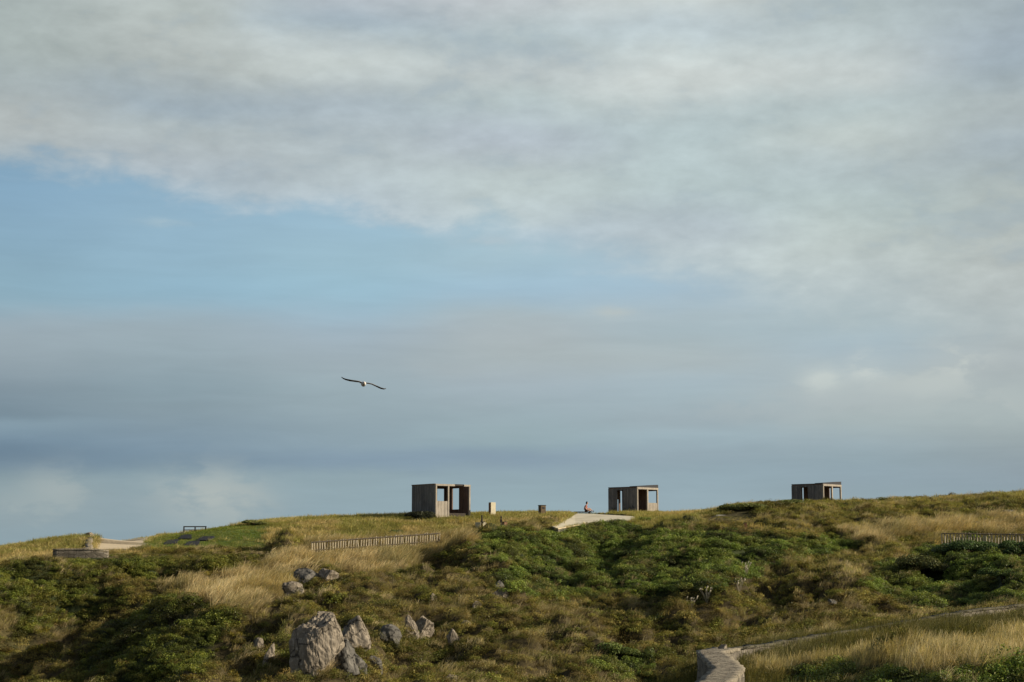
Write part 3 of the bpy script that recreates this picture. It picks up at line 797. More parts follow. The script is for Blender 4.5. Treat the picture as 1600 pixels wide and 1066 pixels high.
def cabin_corner():
    px, Y, py = 680.5, 148.0, 802.0
    P = at(px, py, Y); tt = math.radians(53)
    o = empty('timber_shelter', P, math.pi / 2 - tt, 'boxy timber shelter with blank boarded side and tall doorway, dark bush at its foot', 'shelter', 'timber shelters on the headland')
    H0, b, d, tk = 2.5, 3.7, 3.72, 0.10
    W = lambda nm, mb, mat: mb.build(nm, mat, o)
    mb = MB(); boards(mb, 'y', 0.14, d, -0.5, H0 - 0.02, 0, tk); W('side_wall', mb, M['wood_grey'])
    W('wall_cap', MB().box(-0.025, tk + 0.02, 0.16, d + 0.02, H0 - 0.018, H0 + 0.06), M['wood_in'])
    mb = MB(); boards(mb, 'x', tk, 2.66, -0.5, H0, d - tk, tk); boards(mb, 'x', 2.66, 3.44, -0.5, 1.0, d - tk, tk); boards(mb, 'x', 2.66, 3.44, 2.27, H0, d - tk, tk); boards(mb, 'x', 3.44, b - tk, -0.5, H0, d - tk, tk)
    W('back_wall', mb, M['wood_in'])
    mb = MB(); boards(mb, 'y', 0.14, 1.62, -0.5, H0, b - tk, tk); boards(mb, 'y', 1.62, 2.66, -0.5, 0.42, b - tk, tk); boards(mb, 'y', 1.62, 2.66, 2.28, H0, b - tk, tk); boards(mb, 'y', 2.66, d, -0.5, H0, b - tk, tk)
    W('far_wall', mb, M['wood_in'])
    for x0, x1 in ((0.0, 0.14), (1.30, 1.43), (b - 0.15, b)):
        W('post', MB().box(x0, x1, -0.02, 0.14, -0.6, 2.36, 0.008), M['wood_warm'])
    W('lintel', MB().box(-0.01, 2.02, -0.03, 0.15, 2.362, H0 + 0.03, 0.008), M['wood_warm'])
    W('lintel', MB().box(3.0, b + 0.01, -0.03, 0.15, 2.362, H0 + 0.03, 0.008), M['wood_warm'])
    W('tie_beam', MB().box(2.02, 3.0, 0.05, 0.14, 2.40, H0 + 0.05), M['wood_dark'])
    mb = MB(); boards(mb, 'x', 0.15, 1.29, -0.4, 1.05, 0.02, 0.06, 0.17, .022); W('low_panel', mb, M['wood_warm'])
    W('floor', MB().box(0.11, b - 0.11, 0.15, d - 0.11, -0.5, 0.04), M['wood_dark'])
    W('roof', MB().box(0.11, b - 0.02, 0.9, d - 0.02, H0 + 0.002, H0 + 0.055), M['felt'])
    KEEP.append((P.x + 0.6, P.y + 2.4, 3.2))
    KEEP.append((P.x + 2.0, P.y + 0.2, 1.0))
cabin_corner()

# ------------------------------------------------------------------ fences
def fence(p0, p1, n, h, label, cut=None):
    """palisade: a row of half-round palings and a top rail following the ground"""
    P = [Vector((p0.x + (p1.x - p0.x) * i / (n - 1), p0.y + (p1.y - p0.y) * i / (n - 1), 0)) for i in range(n)]
    for p in P: p.z = H(p.x, p.y)
    zs = np.array([p.z for p in P]); k = np.ones(9) / 9
    zs = np.linspace(p0.z, p1.z, n)
    o = empty('palisade_fence', P[0], 0, label, 'fence')
    w = (p1 - p0).to_2d().length / (n - 1)
    mb = MB(); mb.tube([(0, 0, -0.35), (0, 0, h * 0.5), (0, 0, h - 0.05), (0, 0, h)], [w * .27, w * .27, w * .25, w * .18], 7)
    me = mb.build('paling', M['paling'], o)
    rr = random.Random(n)
    for i, p in enumerate(P):
        q = me if i == 0 else me.copy()
        if i: COL.objects.link(q); q.parent = o
        q.location = (p.x - P[0].x, p.y - P[0].y, zs[i] - P[0].z + rr.uniform(-.02, .02))
        q.rotation_euler = (rr.uniform(-.05, .05), rr.gauss(0, .05), rr.uniform(0, 6)); q.scale = (rr.uniform(.8, 1.2), rr.uniform(.8, 1.2), rr.uniform(.92, 1.05))
    mb = MB(); dn = (p1 - p0).to_2d().normalized(); off = Vector((dn.y, -dn.x, 0)) * (w * .34 + .03)
    for z, rd in ((h - 0.06, 0.045), (0.16, 0.035)):
        rail = MB(); rail.tube([(P[i].x - P[0].x + off.x, P[i].y - P[0].y + off.y, zs[i] - P[0].z + z) for i in range(0, n, 3)] + [(P[-1].x - P[0].x + off.x, P[-1].y - P[0].y + off.y, zs[-1] - P[0].z + z)], rd, 6)
        rail.build('rail', M['rail'], o)
    for i in range(0, n, 2):
        KEEP.append((P[i].x, P[i].y - 0.2, 0.3))
        for q in (.7, 1.6, 2.6): LOW.append((P[i].x, P[i].y - q, .8, .38))
    return o
fa, fb = hit(487, 864, 110, 140), hit(686, 849, 118, 145)
fence(fa, fb, 52, 0.80, 'low palisade fence of pale palings climbing the grassy slope below the left shelter')
fa, fb = hit(1472, 853, 110, 140), hit(1690, 856, 110, 140)
fence(fa, fb, 48, 0.95, 'low palisade fence of pale palings running out of the right edge behind a dark bush')

def rail_fence():
    p = hit(290, 832, 125, 150); p = Vector((p.x, 146.0, 0)); p.z = at(290, 831.5, 146).z
    o = empty('railing', p, 0, 'small dark wooden railing on the skyline above the lawn', 'railing')
    for x in (0.0, 0.95, 1.85): MB().box(x - .05, x + .05, -.05, .05, -1.2, 0.50, .006).build('post', M['wood_dark'], o)
    MB().box(-.05, 1.92, -.04, .04, 0.41, 0.50).build('rail', M['wood_dark'], o)
    MB().box(-.05, 1.92, -.03, .03, 0.14, 0.21).build('rail', M['wood_dark'], o)
    MB().box(-.18, 0.1, -.3, .3, -.6, -0.02).build('plinth', M['concrete'], o)
rail_fence()

# ------------------------------------------------------------------ small things on the plateau
def stele():
    p = at(769, 802, 150); p.z = min(p.z, H(p.x, p.y) + 0.05)
    o = empty('stone_pillar', p, math.radians(38), 'pale cream stone pillar with a dark side standing right of the left shelter', 'pillar')
    MB().box(-.27, .27, -.17, .17, -.5, 1.12, .02).build('shaft', M['cream'], o)
    MB().box(-.276, -.271, -.15, .15, .1, 1.05).build('side_sheet', M['rust'], o)  # dark sheet covering most of the pillar's left face
    MB().box(-.34, -.28, -.02, .02, .76, .80).build('bracket', M['rust'], o)
    KEEP.append((p.x, p.y - .3, 0.4))
stele()

def bin_box():
    p = at(847, 800, 150); p.z = min(p.z, H(p.x, p.y) + 0.08)
    o = empty('litter_bin', p, math.radians(28), 'dull brown square bin among the grass left of the pale ramp', 'bin')
    mb = MB(); mb.box(-.25, .25, -.24, .24, -.4, .78, .015).build('body', M['bin_wood'], o)
    MB().box(-.28, .28, -.27, .27, .782, .84, .01).build('lid', M['wood_dark'], o)
    MB().box(-.12, .12, -.252, -.243, .5, .66).build('slot', M['hair'], o)
    KEEP.append((p.x, p.y - .3, 0.3))
bin_box()

def bench_group():
    p = at(753, 821.5, 141); p.z = max(p.z, H(p.x, p.y))
    d = at(755, 821, 141.6); d.z = max(d.z, H(d.x, d.y))
    o = empty('concrete_block_seat', d, math.radians(40), 'concrete block seat, dark side and pale end, just behind the taller dark post', 'bench')
    MB().box(-.36, .36, -.04, .62, -.4, .25, .015).build('block', M['cream'], o)
    MB().box(.02, .30, .1, .4, .252, .33, .01).build('seat_pad', M['wood_dark'], o)
    q = empty('wooden_post', p, 0, 'taller dark wooden post in front of the concrete block seat', 'post', 'dark wooden posts on the plateau')
    MB().tube([(0, 0, -.4), (0, 0, .3), (0, 0, .86)], [.07, .07, .06], 8).build('shaft', M['wood_dark'], q)
    MB().box(-.12, .12, -.1, .1, -.1, .3, .01).build('foot', M['wood_dark'], q)
    p2 = at(783, 821, 140.5); p2.z = max(p2.z, H(p2.x, p2.y))
    q = empty('wooden_post', p2, 0, 'shorter dark wooden post with a knob top, left of the low reddish box', 'post', 'dark wooden posts on the plateau')
    MB().tube([(0, 0, -.4), (0, 0, .6), (0, 0, .62)], [.055, .055, .04], 8).tube([(0, 0, .62), (0, 0, .68), (0, 0, .76)], [.07, .08, .04], 8).build('shaft', M['wood_dark'], q)
    MB().box(-.09, .09, -.07, .07, .22, .46, .01).build('collar', M['wood_dark'], q)
    p3 = at(788.5, 820.5, 141); p3.z = max(p3.z, H(p3.x, p3.y))
    q = empty('low_box', p3, math.radians(35), 'low dark reddish box lying in the grass beside the knobbed post', 'box')
    MB().box(-.16, .16, -.16, .16, -.2, .24, .012).build('body', M['rust'], q)
    MB().box(-.18, .18, -.18, .18, .242, .28, .01).build('lid', M['wood_dark'], q)
    for a in (p, d, p2, p3):
        KEEP.append((a.x, a.y - .2, 0.5))
        for q_ in (.6, 1.5, 2.6, 3.6, 4.6, 5.6): LOW.append((a.x, a.y - q_, 1.2, .25))
bench_group()

# pale ramp with its retaining wall
RAMP = [at(862, 823, 137.5), at(897, 802.2, 158), at(935, 803.6, 158), at(985, 806.5, 152), at(993, 808, 148), at(990, 815, 144), at(940, 817.5, 142), at(900, 821.5, 140), at(872, 827, 136.5)]
def ramp():
    bm = bmesh.new()
    top = [bm.verts.new(p) for p in RAMP]
    bot = [bm.verts.new((p.x, p.y, p.z - 0.5)) for p in RAMP]
    n = len(top); bm.faces.new(top)
    for i in range(n): bm.faces.new((top[i], bot[i], bot[(i + 1) % n], top[(i + 1) % n]))
    bmesh.ops.triangulate(bm, faces=[bm.faces[0]] if False else [f for f in bm.faces if len(f.verts) > 4])
    bmesh.ops.recalc_face_normals(bm, faces=bm.faces)
    me = bpy.data.meshes.new('path'); bm.to_mesh(me); bm.free()
    tag(link('path', me, M['pale_ground']), kind='structure')
    # retaining wall under its lower edge
    A, B, C_, D_ = RAMP[0], RAMP[8], RAMP[7], RAMP[6]
    o = empty('retaining_wall', (A.x, A.y, A.z), 0, 'grey retaining wall holding up the near corner of the pale ramp', 'wall')
    bm = bmesh.new(); line = [A, B, C_, D_]
    off = Vector((0.0, -0.25, 0)); zt = -0.02; r0 = []
    for i, p in enumerate(line):
        h = (1.75, 1.75, 1.35, 1.0)[i]
        f = p + off - A; b = p - A
        r0.append([bm.verts.new((f.x, f.y, f.z - h)), bm.verts.new((f.x, f.y, f.z + zt)), bm.verts.new((b.x, b.y, b.z + zt)), bm.verts.new((b.x, b.y, b.z - h))])
    for i in range(3):
        for k in range(4): bm.faces.new((r0[i][k], r0[i + 1][k], r0[i + 1][(k + 1) % 4], r0[i][(k + 1) % 4]))
    bm.faces.new(r0[0]); bm.faces.new(r0[-1][::-1])
    m_ = MB(); m_.bm.free(); m_.bm = bm; m_.build('wall_body', M['dim_concrete'], o)
    cb = bmesh.new(); r1 = []
    for p in line:
        f = p + Vector((-.0, -.33, 0)) - A; b = p + Vector((0, .12, 0)) - A
        r1.append([cb.verts.new((f.x, f.y, f.z - .018)), cb.verts.new((f.x, f.y, f.z + .05)), cb.verts.new((b.x, b.y, b.z + .05)), cb.verts.new((b.x, b.y, b.z - .018))])
    for i in range(3):
        for k in range(4): cb.faces.new((r1[i][k], r1[i + 1][k], r1[i + 1][(k + 1) % 4], r1[i][(k + 1) % 4]))
    cb.faces.new(r1[0]); cb.faces.new(r1[-1][::-1])
    m_ = MB(); m_.bm.free(); m_.bm = cb; m_.build('coping', M['sand'], o)
    # dark kerb at the back edge
    k0, k1 = RAMP[2], RAMP[3]
    k = empty('kerb', k0, 0, 'thin dark kerb along the back edge of the pale ramp', 'kerb')
    mb = MB(); e = k1 - k0
    mb.tube([(0, .12, .05), tuple(e * 0.5 + Vector((0, .12, .05))), tuple(e + Vector((0, .12, .05)))], .11, 4); mb.build('kerb_stone', M['wood_dark'], k)
ramp()

# ------------------------------------------------------------------ low bench and the sitting person
def skin_body(name, joints, bones, mat, parent, root=0, sub=2):
    me = bpy.data.meshes.new(name)
    me.from_pydata([j[:3] for j in joints], bones, [])
    o = link(name, me, mat, parent)
    md = o.modifiers.new('skin', 'SKIN'); md.use_smooth_shade = True
    for i, j in enumerate(joints):
        sv = me.skin_vertices[0].data[i]; sv.radius = (j[3], j[4] if len(j) > 4 else j[3]); sv.use_root = (i == root)
    s = o.modifiers.new('sub', 'SUBSURF'); s.levels = sub; s.render_levels = sub
    return o

def person():
    Y = 159.0
    g = at(914, 799.5, Y)
    bz = g.z
    b = empty('low_bench', (g.x, g.y, bz), math.radians(4), 'thin dark plank bench under the sitting person on the skyline', 'bench')
    MB().box(-1.02, 0.62, -.2, .2, -.085, 0, .01).build('seat', M['wood_dark'], b)
    for x in (-.8, .4): MB().box(x - .06, x + .06, -.16, .16, -.7, -.087).build('leg', M['wood_dark'], b)
    o = empty('person', (g.x + 0.04, g.y, bz), 0, 'person in a faded red top sitting on the low bench, bent forward and facing right', 'person')
    J = [(0, 0, .12, .135, .12), (.02, 0, .26, .125, .12), (.05, 0, .42, .15, .125), (.075, 0, .53, .12, .10), (.11, 0, .60, .05), (.135, 0, .66, .055),      # 0-5 pelvis..neck
         (.17, 0, .73, .082, .09), (.175, 0, .81, .085, .095), (.16, 0, .88, .055),                                                            # 6-8 head
         (.07, .17, .53, .062), (.06, .21, .36, .05), (.13, .205, .255, .042), (.34, .12, .235, .03), (.40, .10, .22, .026),                # 9-13 left arm
         (.08, -.17, .53, .062), (.0, -.23, .34, .05), (.05, -.24, .235, .043), (.26, -.16, .13, .03), (.33, -.13, .12, .026),               # 14-18 near arm
         (.05, .10, .11, .10), (.36, .16, .28, .072), (.42, .165, .27, .068), (.60, .13, .10, .05), (.68, .12, .045, .038), (.80, .12, .04, .034),  # 19-24 far leg
         (.05, -.10, .11, .10), (.36, -.20, .12, .075), (.42, -.19, .115, .07), (.40, .0, .07, .05), (.36, .10, .055, .04), (.44, .16, .045, .034), # 25-30 near leg, folded
         (.262, 0, .765, .016), (.245, 0, .72, .022)]                                                                              # nose, chin
    B = [(0, 1), (1, 2), (2, 3), (3, 4), (4, 5), (5, 6), (6, 7), (7, 8), (3, 9), (9, 10), (10, 11), (11, 12), (12, 13), (3, 14), (14, 15), (15, 16), (16, 17), (17, 18),
         (0, 19), (19, 20), (20, 21), (21, 22), (22, 23), (23, 24), (0, 25), (25, 26), (26, 27), (27, 28), (28, 29), (29, 30), (6, 31), (6, 32)]
    # hands: palms with four bent fingers and a thumb
    for w, dirv, side in ((13, Vector((1, -.25, -.25)).normalized(), 1), (18, Vector((1, .25, -.1)).normalized(), -1)):
        p = Vector(J[w][:3]); acr = dirv.cross(Vector((0, 0, 1))).normalized()
        J.append((*(p + dirv * .055), .030, .016)); palm = len(J) - 1; B.append((w, palm)); pc = p + dirv * .055
        for k, ln in enumerate((.062, .072, .068, .05)):
            q = pc + acr * (k - 1.5) * .019 + dirv * .02
            m1 = q + dirv * ln * .5; m2 = m1 + (dirv * .55 + Vector((0, 0, -.8))) * ln * .5
            i0 = len(J); J += [(*q, .009), (*m1, .0085), (*m2, .0075)]; B += [(palm, i0), (i0, i0 + 1), (i0 + 1, i0 + 2)]
        i0 = len(J); th = p + dirv * .03 + Vector((0, 0, .022)); J += [(*th, .010), (*(th + dirv * .035 + Vector((0, 0, .018))), .0085)]; B += [(w, i0), (i0, i0 + 1)]
    body = skin_body('body', J, B, M['skin'], o)
    S = [(0, 0, .10, .16, .16), (.02, 0, .26, .155, .165), (.05, 0, .42, .175, .17), (.08, 0, .535, .135, .13), (.10, 0, .585, .085), (.072, .17, .53, .078), (.064, .20, .40, .068), (.08, -.17, .53, .078), (.025, -.212, .41, .068)]
    skin_body('top', S, [(0, 1), (1, 2), (2, 3), (3, 4), (3, 5), (5, 6), (3, 7), (7, 8)], M['shirt'], o)
    S = [(0, 0, .12, .155, .14), (.06, .10, .12, .115), (.26, .145, .215, .09), (.06, -.10, .12, .115), (.27, -.17, .125, .092)]
    skin_body('shorts', S, [(0, 1), (1, 2), (0, 3), (3, 4)], M['shorts'], o)
    S = [(.105, 0, .68, .07, .085), (.13, 0, .80, .10, .115), (.155, 0, .875, .10, .10), (.21, 0, .885, .07, .08)]
    skin_body('hair', S, [(0, 1), (1, 2), (2, 3)], M['hair'], o)
    for y, xx, zz in ((.12, .66, .05), (.12, .36, .05)):
        skin_body('shoe', [(xx, y, zz, .05), (xx + .09, y + (.0 if xx > .5 else .04), zz - .012, .045), (xx + .16, y + (.0 if xx > .5 else .07), zz - .018, .035)], [(0, 1), (1, 2)], M['shoe'], o)
    for s in (-.034, .034):
        MB().tube([(.243, s, .775), (.254, s, .775)], [.011, .008], 8).build('eye', M['hair'], o)
    KEEP.append((g.x, g.y, 1.1))
person()

# ------------------------------------------------------------------ gull
def gull():
    p = at(568, 599.5, 50.0)
    o = empty('gull', p, math.radians(12), 'white gull with long dark wings spread, gliding alone in the sky', 'gull')
    o.rotation_euler = (math.radians(3), math.radians(5), math.radians(10))
    # body along y, seen from the front
    st = [(-.30, .0, .012, .02), (-.27, .0, .028, .03), (-.22, .0, .045, .045), (-.13, -.012, .066, .07), (0, -.015, .075, .078), (.12, -.005, .058, .055), (.22, .01, .035, .03), (.30, .018, .02, .014)]
    n = 14; V = []; Fc = []
    for y, z, rx, rz in st:
        for k in range(n):
            a = 2 * math.pi * k / n; V.append((rx * math.cos(a), y, z + rz * math.sin(a)))
    for i in range(len(st) - 1):
        for k in range(n): Fc.append((i * n + k, i * n + (k + 1) % n, (i + 1) * n + (k + 1) % n, (i + 1) * n + k))
    link('body', np_mesh('body', V, Fc, True), M['white_feather'], o)
    MB().tube([(0, -.30, 0), (0, -.335, -.004), (0, -.36, -.016)], [.013, .011, .004], 8).build('beak', M['beak'], o, smooth=True)
    for s in (-1, 1): MB().tube([(s * .024, -.272, .012), (s * .031, -.272, .012)], [.006, .003], 6).build('eye', M['hair'], o)
    bm = bmesh.new(); tv = [bm.verts.new(q) for q in ((-.03, .25, .02), (.03, .25, .02), (.085, .42, .02), (.0, .44, .024), (-.085, .42, .02))]
    bm.faces.new(tv); m_ = MB(); m_.bm.free(); m_.bm = bm
    tl = m_.build('tail', M['white_feather'], o); tl.modifiers.new('thick', 'SOLIDIFY').thickness = .01
    # wings: span stations (x, y lead, y trail, z, pitch drop)
    def wing(sta, name):
        V = []; Fc = []; T = []
        m = 7
        for x, yl, yt, z, drop in sta:
            for k in range(m):
                f = k / (m - 1); y = yl + (yt - yl) * f
                V.append((x, y, z - drop * .6 * f + .012 * math.sin(math.pi * min(f * 1.6, 1)) + .004))
            for k in range(m):
                f = k / (m - 1); y = yl + (yt - yl) * f
                V.append((x, y, z - drop * .6 * f - .006 * math.sin(math.pi * min(f * 1.6, 1)) - .003))
        w = 2 * m
        for i in range(len(sta) - 1):
            for k in range(m - 1):
                Fc.append((i * w + k, (i + 1) * w + k, (i + 1) * w + k + 1, i * w + k + 1))
                Fc.append((i * w + m + k + 1, (i + 1) * w + m + k + 1, (i + 1) * w + m + k, i * w + m + k))
            Fc.append((i * w, i * w + m, (i + 1) * w + m, (i + 1) * w)); Fc.append((i * w + m - 1, (i + 1) * w + m - 1, (i + 1) * w + 2 * m - 1, i * w + 2 * m - 1))
        return np_mesh(name, V, Fc, True)
    L = [(-.05, -.10, .10, .03, .03), (-.14, -.15, .07, .052, .045), (-.26, -.17, .05, .058, .055), (-.40, -.14, .05, .062, .055)]
    Lt = [(-.40, -.14, .05, .062, .055), (-.52, -.08, .07, .075, .045), (-.60, -.02, .085, .094, .03), (-.66, .06, .09, .122, .006)]
    Rr = [(.05, -.10, .10, .03, .03), (.14, -.15, .07, .024, .022), (.24, -.17, .05, .012, .02), (.38, -.14, .05, -.03, .035)]
    Rt = [(.38, -.14, .05, -.03, .035), (.52, -.08, .07, -.07, .05), (.62, -.01, .085, -.084, .038), (.68, .06, .09, -.076, .006)]
    for inner, outer in ((L, Lt), (Rr, Rt)):
        wg = link('wing', wing(inner, 'wing'), M['grey_feather'], o)
        link('wing_tip', wing(outer, 'wing_tip'), M['black_feather'], wg)
gull()

# ------------------------------------------------------------------ dark slabs set in the lawn
def slab(pxs, label):
    P = [hit(px, py, 125, 150) for px, py in pxs]
    c = sum(P, Vector()) / 4
    o = empty('lawn_slab', c, 0, label, 'slab', 'dark slabs set in the lawn')
    for nm, grow, z0, z1, mt in (('kerb', 1.02, -.12, .05, 'slab'), ('top', 1.0, .052, .10, 'slab')):
        bm = bmesh.new()
        t_ = [bm.verts.new((p - c) * grow + Vector((0, 0, z1))) for p in P]; b_ = [bm.verts.new((p - c) * grow + Vector((0, 0, z0))) for p in P]
        bm.faces.new(t_); bm.faces.new(b_[::-1])
        for i in range(4): bm.faces.new((t_[i], b_[i], b_[(i + 1) % 4], t_[(i + 1) % 4]))
        m_ = MB(); m_.bm.free(); m_.bm = bm; m_.build(nm, M[mt], o)
    for a in range(5):
        for b in range(5):
            u, v = a / 4, b / 4
            q = (P[0] * (1 - u) + P[1] * u) * (1 - v) + (P[3] * (1 - u) + P[2] * u) * v
            KEEP.append((q.x, q.y, 0.2))
slab([(255, 851.5), (276.5, 850.5), (279, 844.5), (263, 845.5)], 'dark flat slab lowest at the left of the four in the lawn')
slab([(278, 843.5), (299, 843.5), (299, 837), (285, 837.5)], 'dark flat slab uppermost towards the left of the four in the lawn')
slab([(287, 854), (310, 853), (312, 846.5), (294, 848)], 'dark flat slab nearest the hedge, third from the left in the lawn')
slab([(307, 846), (327, 846), (335, 840), (316, 840)], 'dark flat slab farthest right of the four in the lawn')

# ------------------------------------------------------------------ masonry walls
def wall_line(name, line, width, depth, mat, label, cat, cap=None, seed=1, step=0.35, rough=0.06, capth=0.12):
    """a rubble wall along a line of top-centre points, lumpy cross-sections"""
    A = line[0]; o = empty(name, A, 0, label, cat)
    pts = []
    for i in range(len(line) - 1):
        p, q = line[i], line[i + 1]; n = max(1, int((q - p).length / step))
        for k in range(n): pts.append(p.lerp(q, k / n))
    pts.append(line[-1])
    def sweep(nm, off0, zt, zb, w, mat_, sd):
        prof = []
        nz, nw = max(2, int((zt - zb) / 0.2)), max(2, int(w / 0.2))
        for k in range(nz): prof.append((-w / 2, zb + (zt - zb) * k / nz))
        for k in range(nw): prof.append((-w / 2 + w * k / nw, zt))
        for k in range(nz + 1): prof.append((w / 2, zt - (zt - zb) * k / nz))
        V = []; m = len(prof)
        for i, p in enumerate(pts):
            t = (pts[min(i + 1, len(pts) - 1)] - pts[max(i - 1, 0)]); t.z = 0; t.normalize(); nn = Vector((t.y, -t.x, 0))
            for a, z in prof:
                q = p - A + nn * a; V.append((q.x, q.y, q.z + z))
        V = np.array(V)
        j = np.stack([noise3(V * 2.2 + 3 * c + sd, sd + c) - .5 for c in range(3)], 1) + 0.6 * np.stack([noise3(V * 6 + c, sd + 7 + c) - .5 for c in range(3)], 1)
        V = V + j * rough * 2.4
        Fc = []
        for i in range(len(pts) - 1):
            for k in range(m - 1): Fc.append((i * m + k, i * m + k + 1, (i + 1) * m + k + 1, (i + 1) * m + k))
        me = np_mesh(nm, V, Fc, False)
        bm = bmesh.new(); bm.from_mesh(me); bm.verts.ensure_lookup_table()
        bm.faces.new([bm.verts[k] for k in range(m)][::-1]); bm.faces.new([bm.verts[(len(pts) - 1) * m + k] for k in range(m)])
        bmesh.ops.recalc_face_normals(bm, faces=bm.faces); bm.to_mesh(me); bm.free()
        return link(nm, me, mat_, o)
    sweep('wall_body', 0, -capth if cap else 0.0, -depth, width, mat, seed)
    if cap: sweep('coping', 0, 0.0, -capth + 0.012, width + 0.08, cap, seed + 31)
    for p in pts:
        KEEP.append((p.x, p.y, width / 2 - 0.02))
        if label.startswith('long low') and p.x > 11.5:
            for d_ in (-1.0, -.4): LOW.append((p.x, p.y - d_, .8, .6))
    return o
wall_line('stone_wall', [at(1112, 1071, 47.5), at(1138, 1043, 54.5), at(1110, 1017, 61.5), at(1136, 1012.5, 66.5)], 0.95, 1.6, M['wall'],
          'broad zigzag stone wall with a flat pale top at the bottom of the slope', 'wall', M['cap'], 3)
wall_line('stone_wall', [at(1144, 1013, 67.2), at(1200, 1005, 70), at(1285, 991.5, 75), at(1370, 979, 78), at(1450, 964, 80), at(1520, 953, 82), at(1600, 943, 84), at(1720, 928, 87)], 0.36, 1.5, M['wall'],
          'long low stone wall half buried in grass running to the right edge', 'wall', M['cap_dull'], 5, step=.3, rough=.09, capth=.09)
wall_line('stone_wall', [at(84, 857.5, 122.6), at(140, 857, 122.6), at(170, 860, 122.9)], 0.6, 1.1, M['wall'], 'low dark stone wall below the sandy path at the left', 'wall', M['cap'], 8, rough=.05)
for px_ in range(80, 420, 10):
    q_ = at(px_, 862, 122.2)
    if 80 <= px_ <= 150: KEEP.append((q_.x, q_.y - .3, .5))
    for d_ in (-2.4, -1.2, 0.2, 1.2, 2.4): LOW.append((q_.x, q_.y - d_, 1.2, .25 if px_ < 175 else .45))
wall_line('stone_wall', [at(127, 857.5, 129.0), at(140, 856, 129.6), at(138, 848, 132.4), at(140, 840, 135.8)], 0.42, 0.6, M['wall'], 'broken stone wall bending up the grassy bank left of the sandy path', 'wall', M['cap'], 9, rough=.13)
wall_line('stone_wall', [at(1484, 792, 149), at(1502, 794.5, 148)], 0.4, 0.5, M['cap'], 'short pale scrap of stone wall high on the right slope', 'wall', None, 12)
wall_line('stone_wall', [at(1517, 803, 142), at(1538, 799.5, 144), at(1564, 798.5, 145), at(1574, 802, 143)], 0.45, 0.6, M['cap'], 'pale bent footing of a ruined wall above the right fence', 'wall', None, 13)
wall_line('stone_wall', [at(1584, 798, 145), at(1640, 803, 143)], 0.4, 0.5, M['cap'], 'pale low wall footing touching the right edge near the skyline', 'wall', None, 14)

def ledge():
    p0, p1 = hit(1112, 817, 130, 150), hit(1170, 819, 130, 150)
    A = Vector((p0.x, 143.0, at(1112, 818, 143).z))
    o = empty('concrete_ledge', A, 0, 'low rounded grey concrete ledge under the dark bush, left end of the right hump', 'bunker')
    V = []; Fc = []; n = 18; L = 3.4
    for i in range(n + 1):
        f = i / n; x = L * f; h = 0.80 * min(1, math.sin(min(f * 3.2, 1) * math.pi / 2)) * (1 - .25 * f)
        for y, z in ((-.05, -.8), (-.02, 0), (0, h * .8), (.12, h), (1.6, h + .02), (1.7, -.8)): V.append((x, y + .35 * f, z))
    for i in range(n):
        for k in range(5): Fc.append((i * 6 + k, i * 6 + k + 1, (i + 1) * 6 + k + 1, (i + 1) * 6 + k))
    link('ledge_body', np_mesh('ledge_body', V, Fc), M['concrete'], o)
    MB().box(1.1, 1.75, .10, .18, .12, .30).build('slit', M['hair'], o)
    for i in range(8):
        KEEP.append((A.x + i * .45, A.y - .2, 0.5))
        for q_ in (.9, 1.8, 2.8, 3.8): LOW.append((A.x + i * .45, A.y - q_, .9, .3))
    p = hit(1165, 826, 125, 150)
    q = empty('marker_post', p, 0, 'short rust red post in the grass below the concrete ledge', 'post')
    MB().box(-.11, .11, -.06, .06, -.3, .42, .01).build('shaft', M['rust'], q)
    MB().box(-.13, .13, -.08, .08, .422, .46, .01).build('post_cap', M['wood_dark'], q)
    KEEP.append((p.x, p.y - .3, .4))
ledge()

# sandy path on the left, a sheet over the ground
def sand_path():
    pxs = [(153, 859.5), (226, 859.5)]
    rows = [(153, 222, 130.5), (155, 224, 133), (156, 228, 137), (153, 231, 141), (149, 236, 146), (142, 246, 152), (136, 256, 160), (128, 268, 170)]
    V = []; Fc = []; n = 14
    for a, b, Y in rows:
        for k in range(n + 1):
            u = (a + (b - a) * k / n - CX) / F; x = u * Y; V.append((x, Y, H(x, Y) + 0.03))
    for i in range(len(rows) - 1):
        for k in range(n): Fc.append((i * (n + 1) + k, i * (n + 1) + k + 1, (i + 2 - 1) * (n + 1) + k + 1, (i + 1) * (n + 1) + k))
    tag(link('path', np_mesh('path', V, Fc, True), M['sand']), kind='structure')
sand_path()

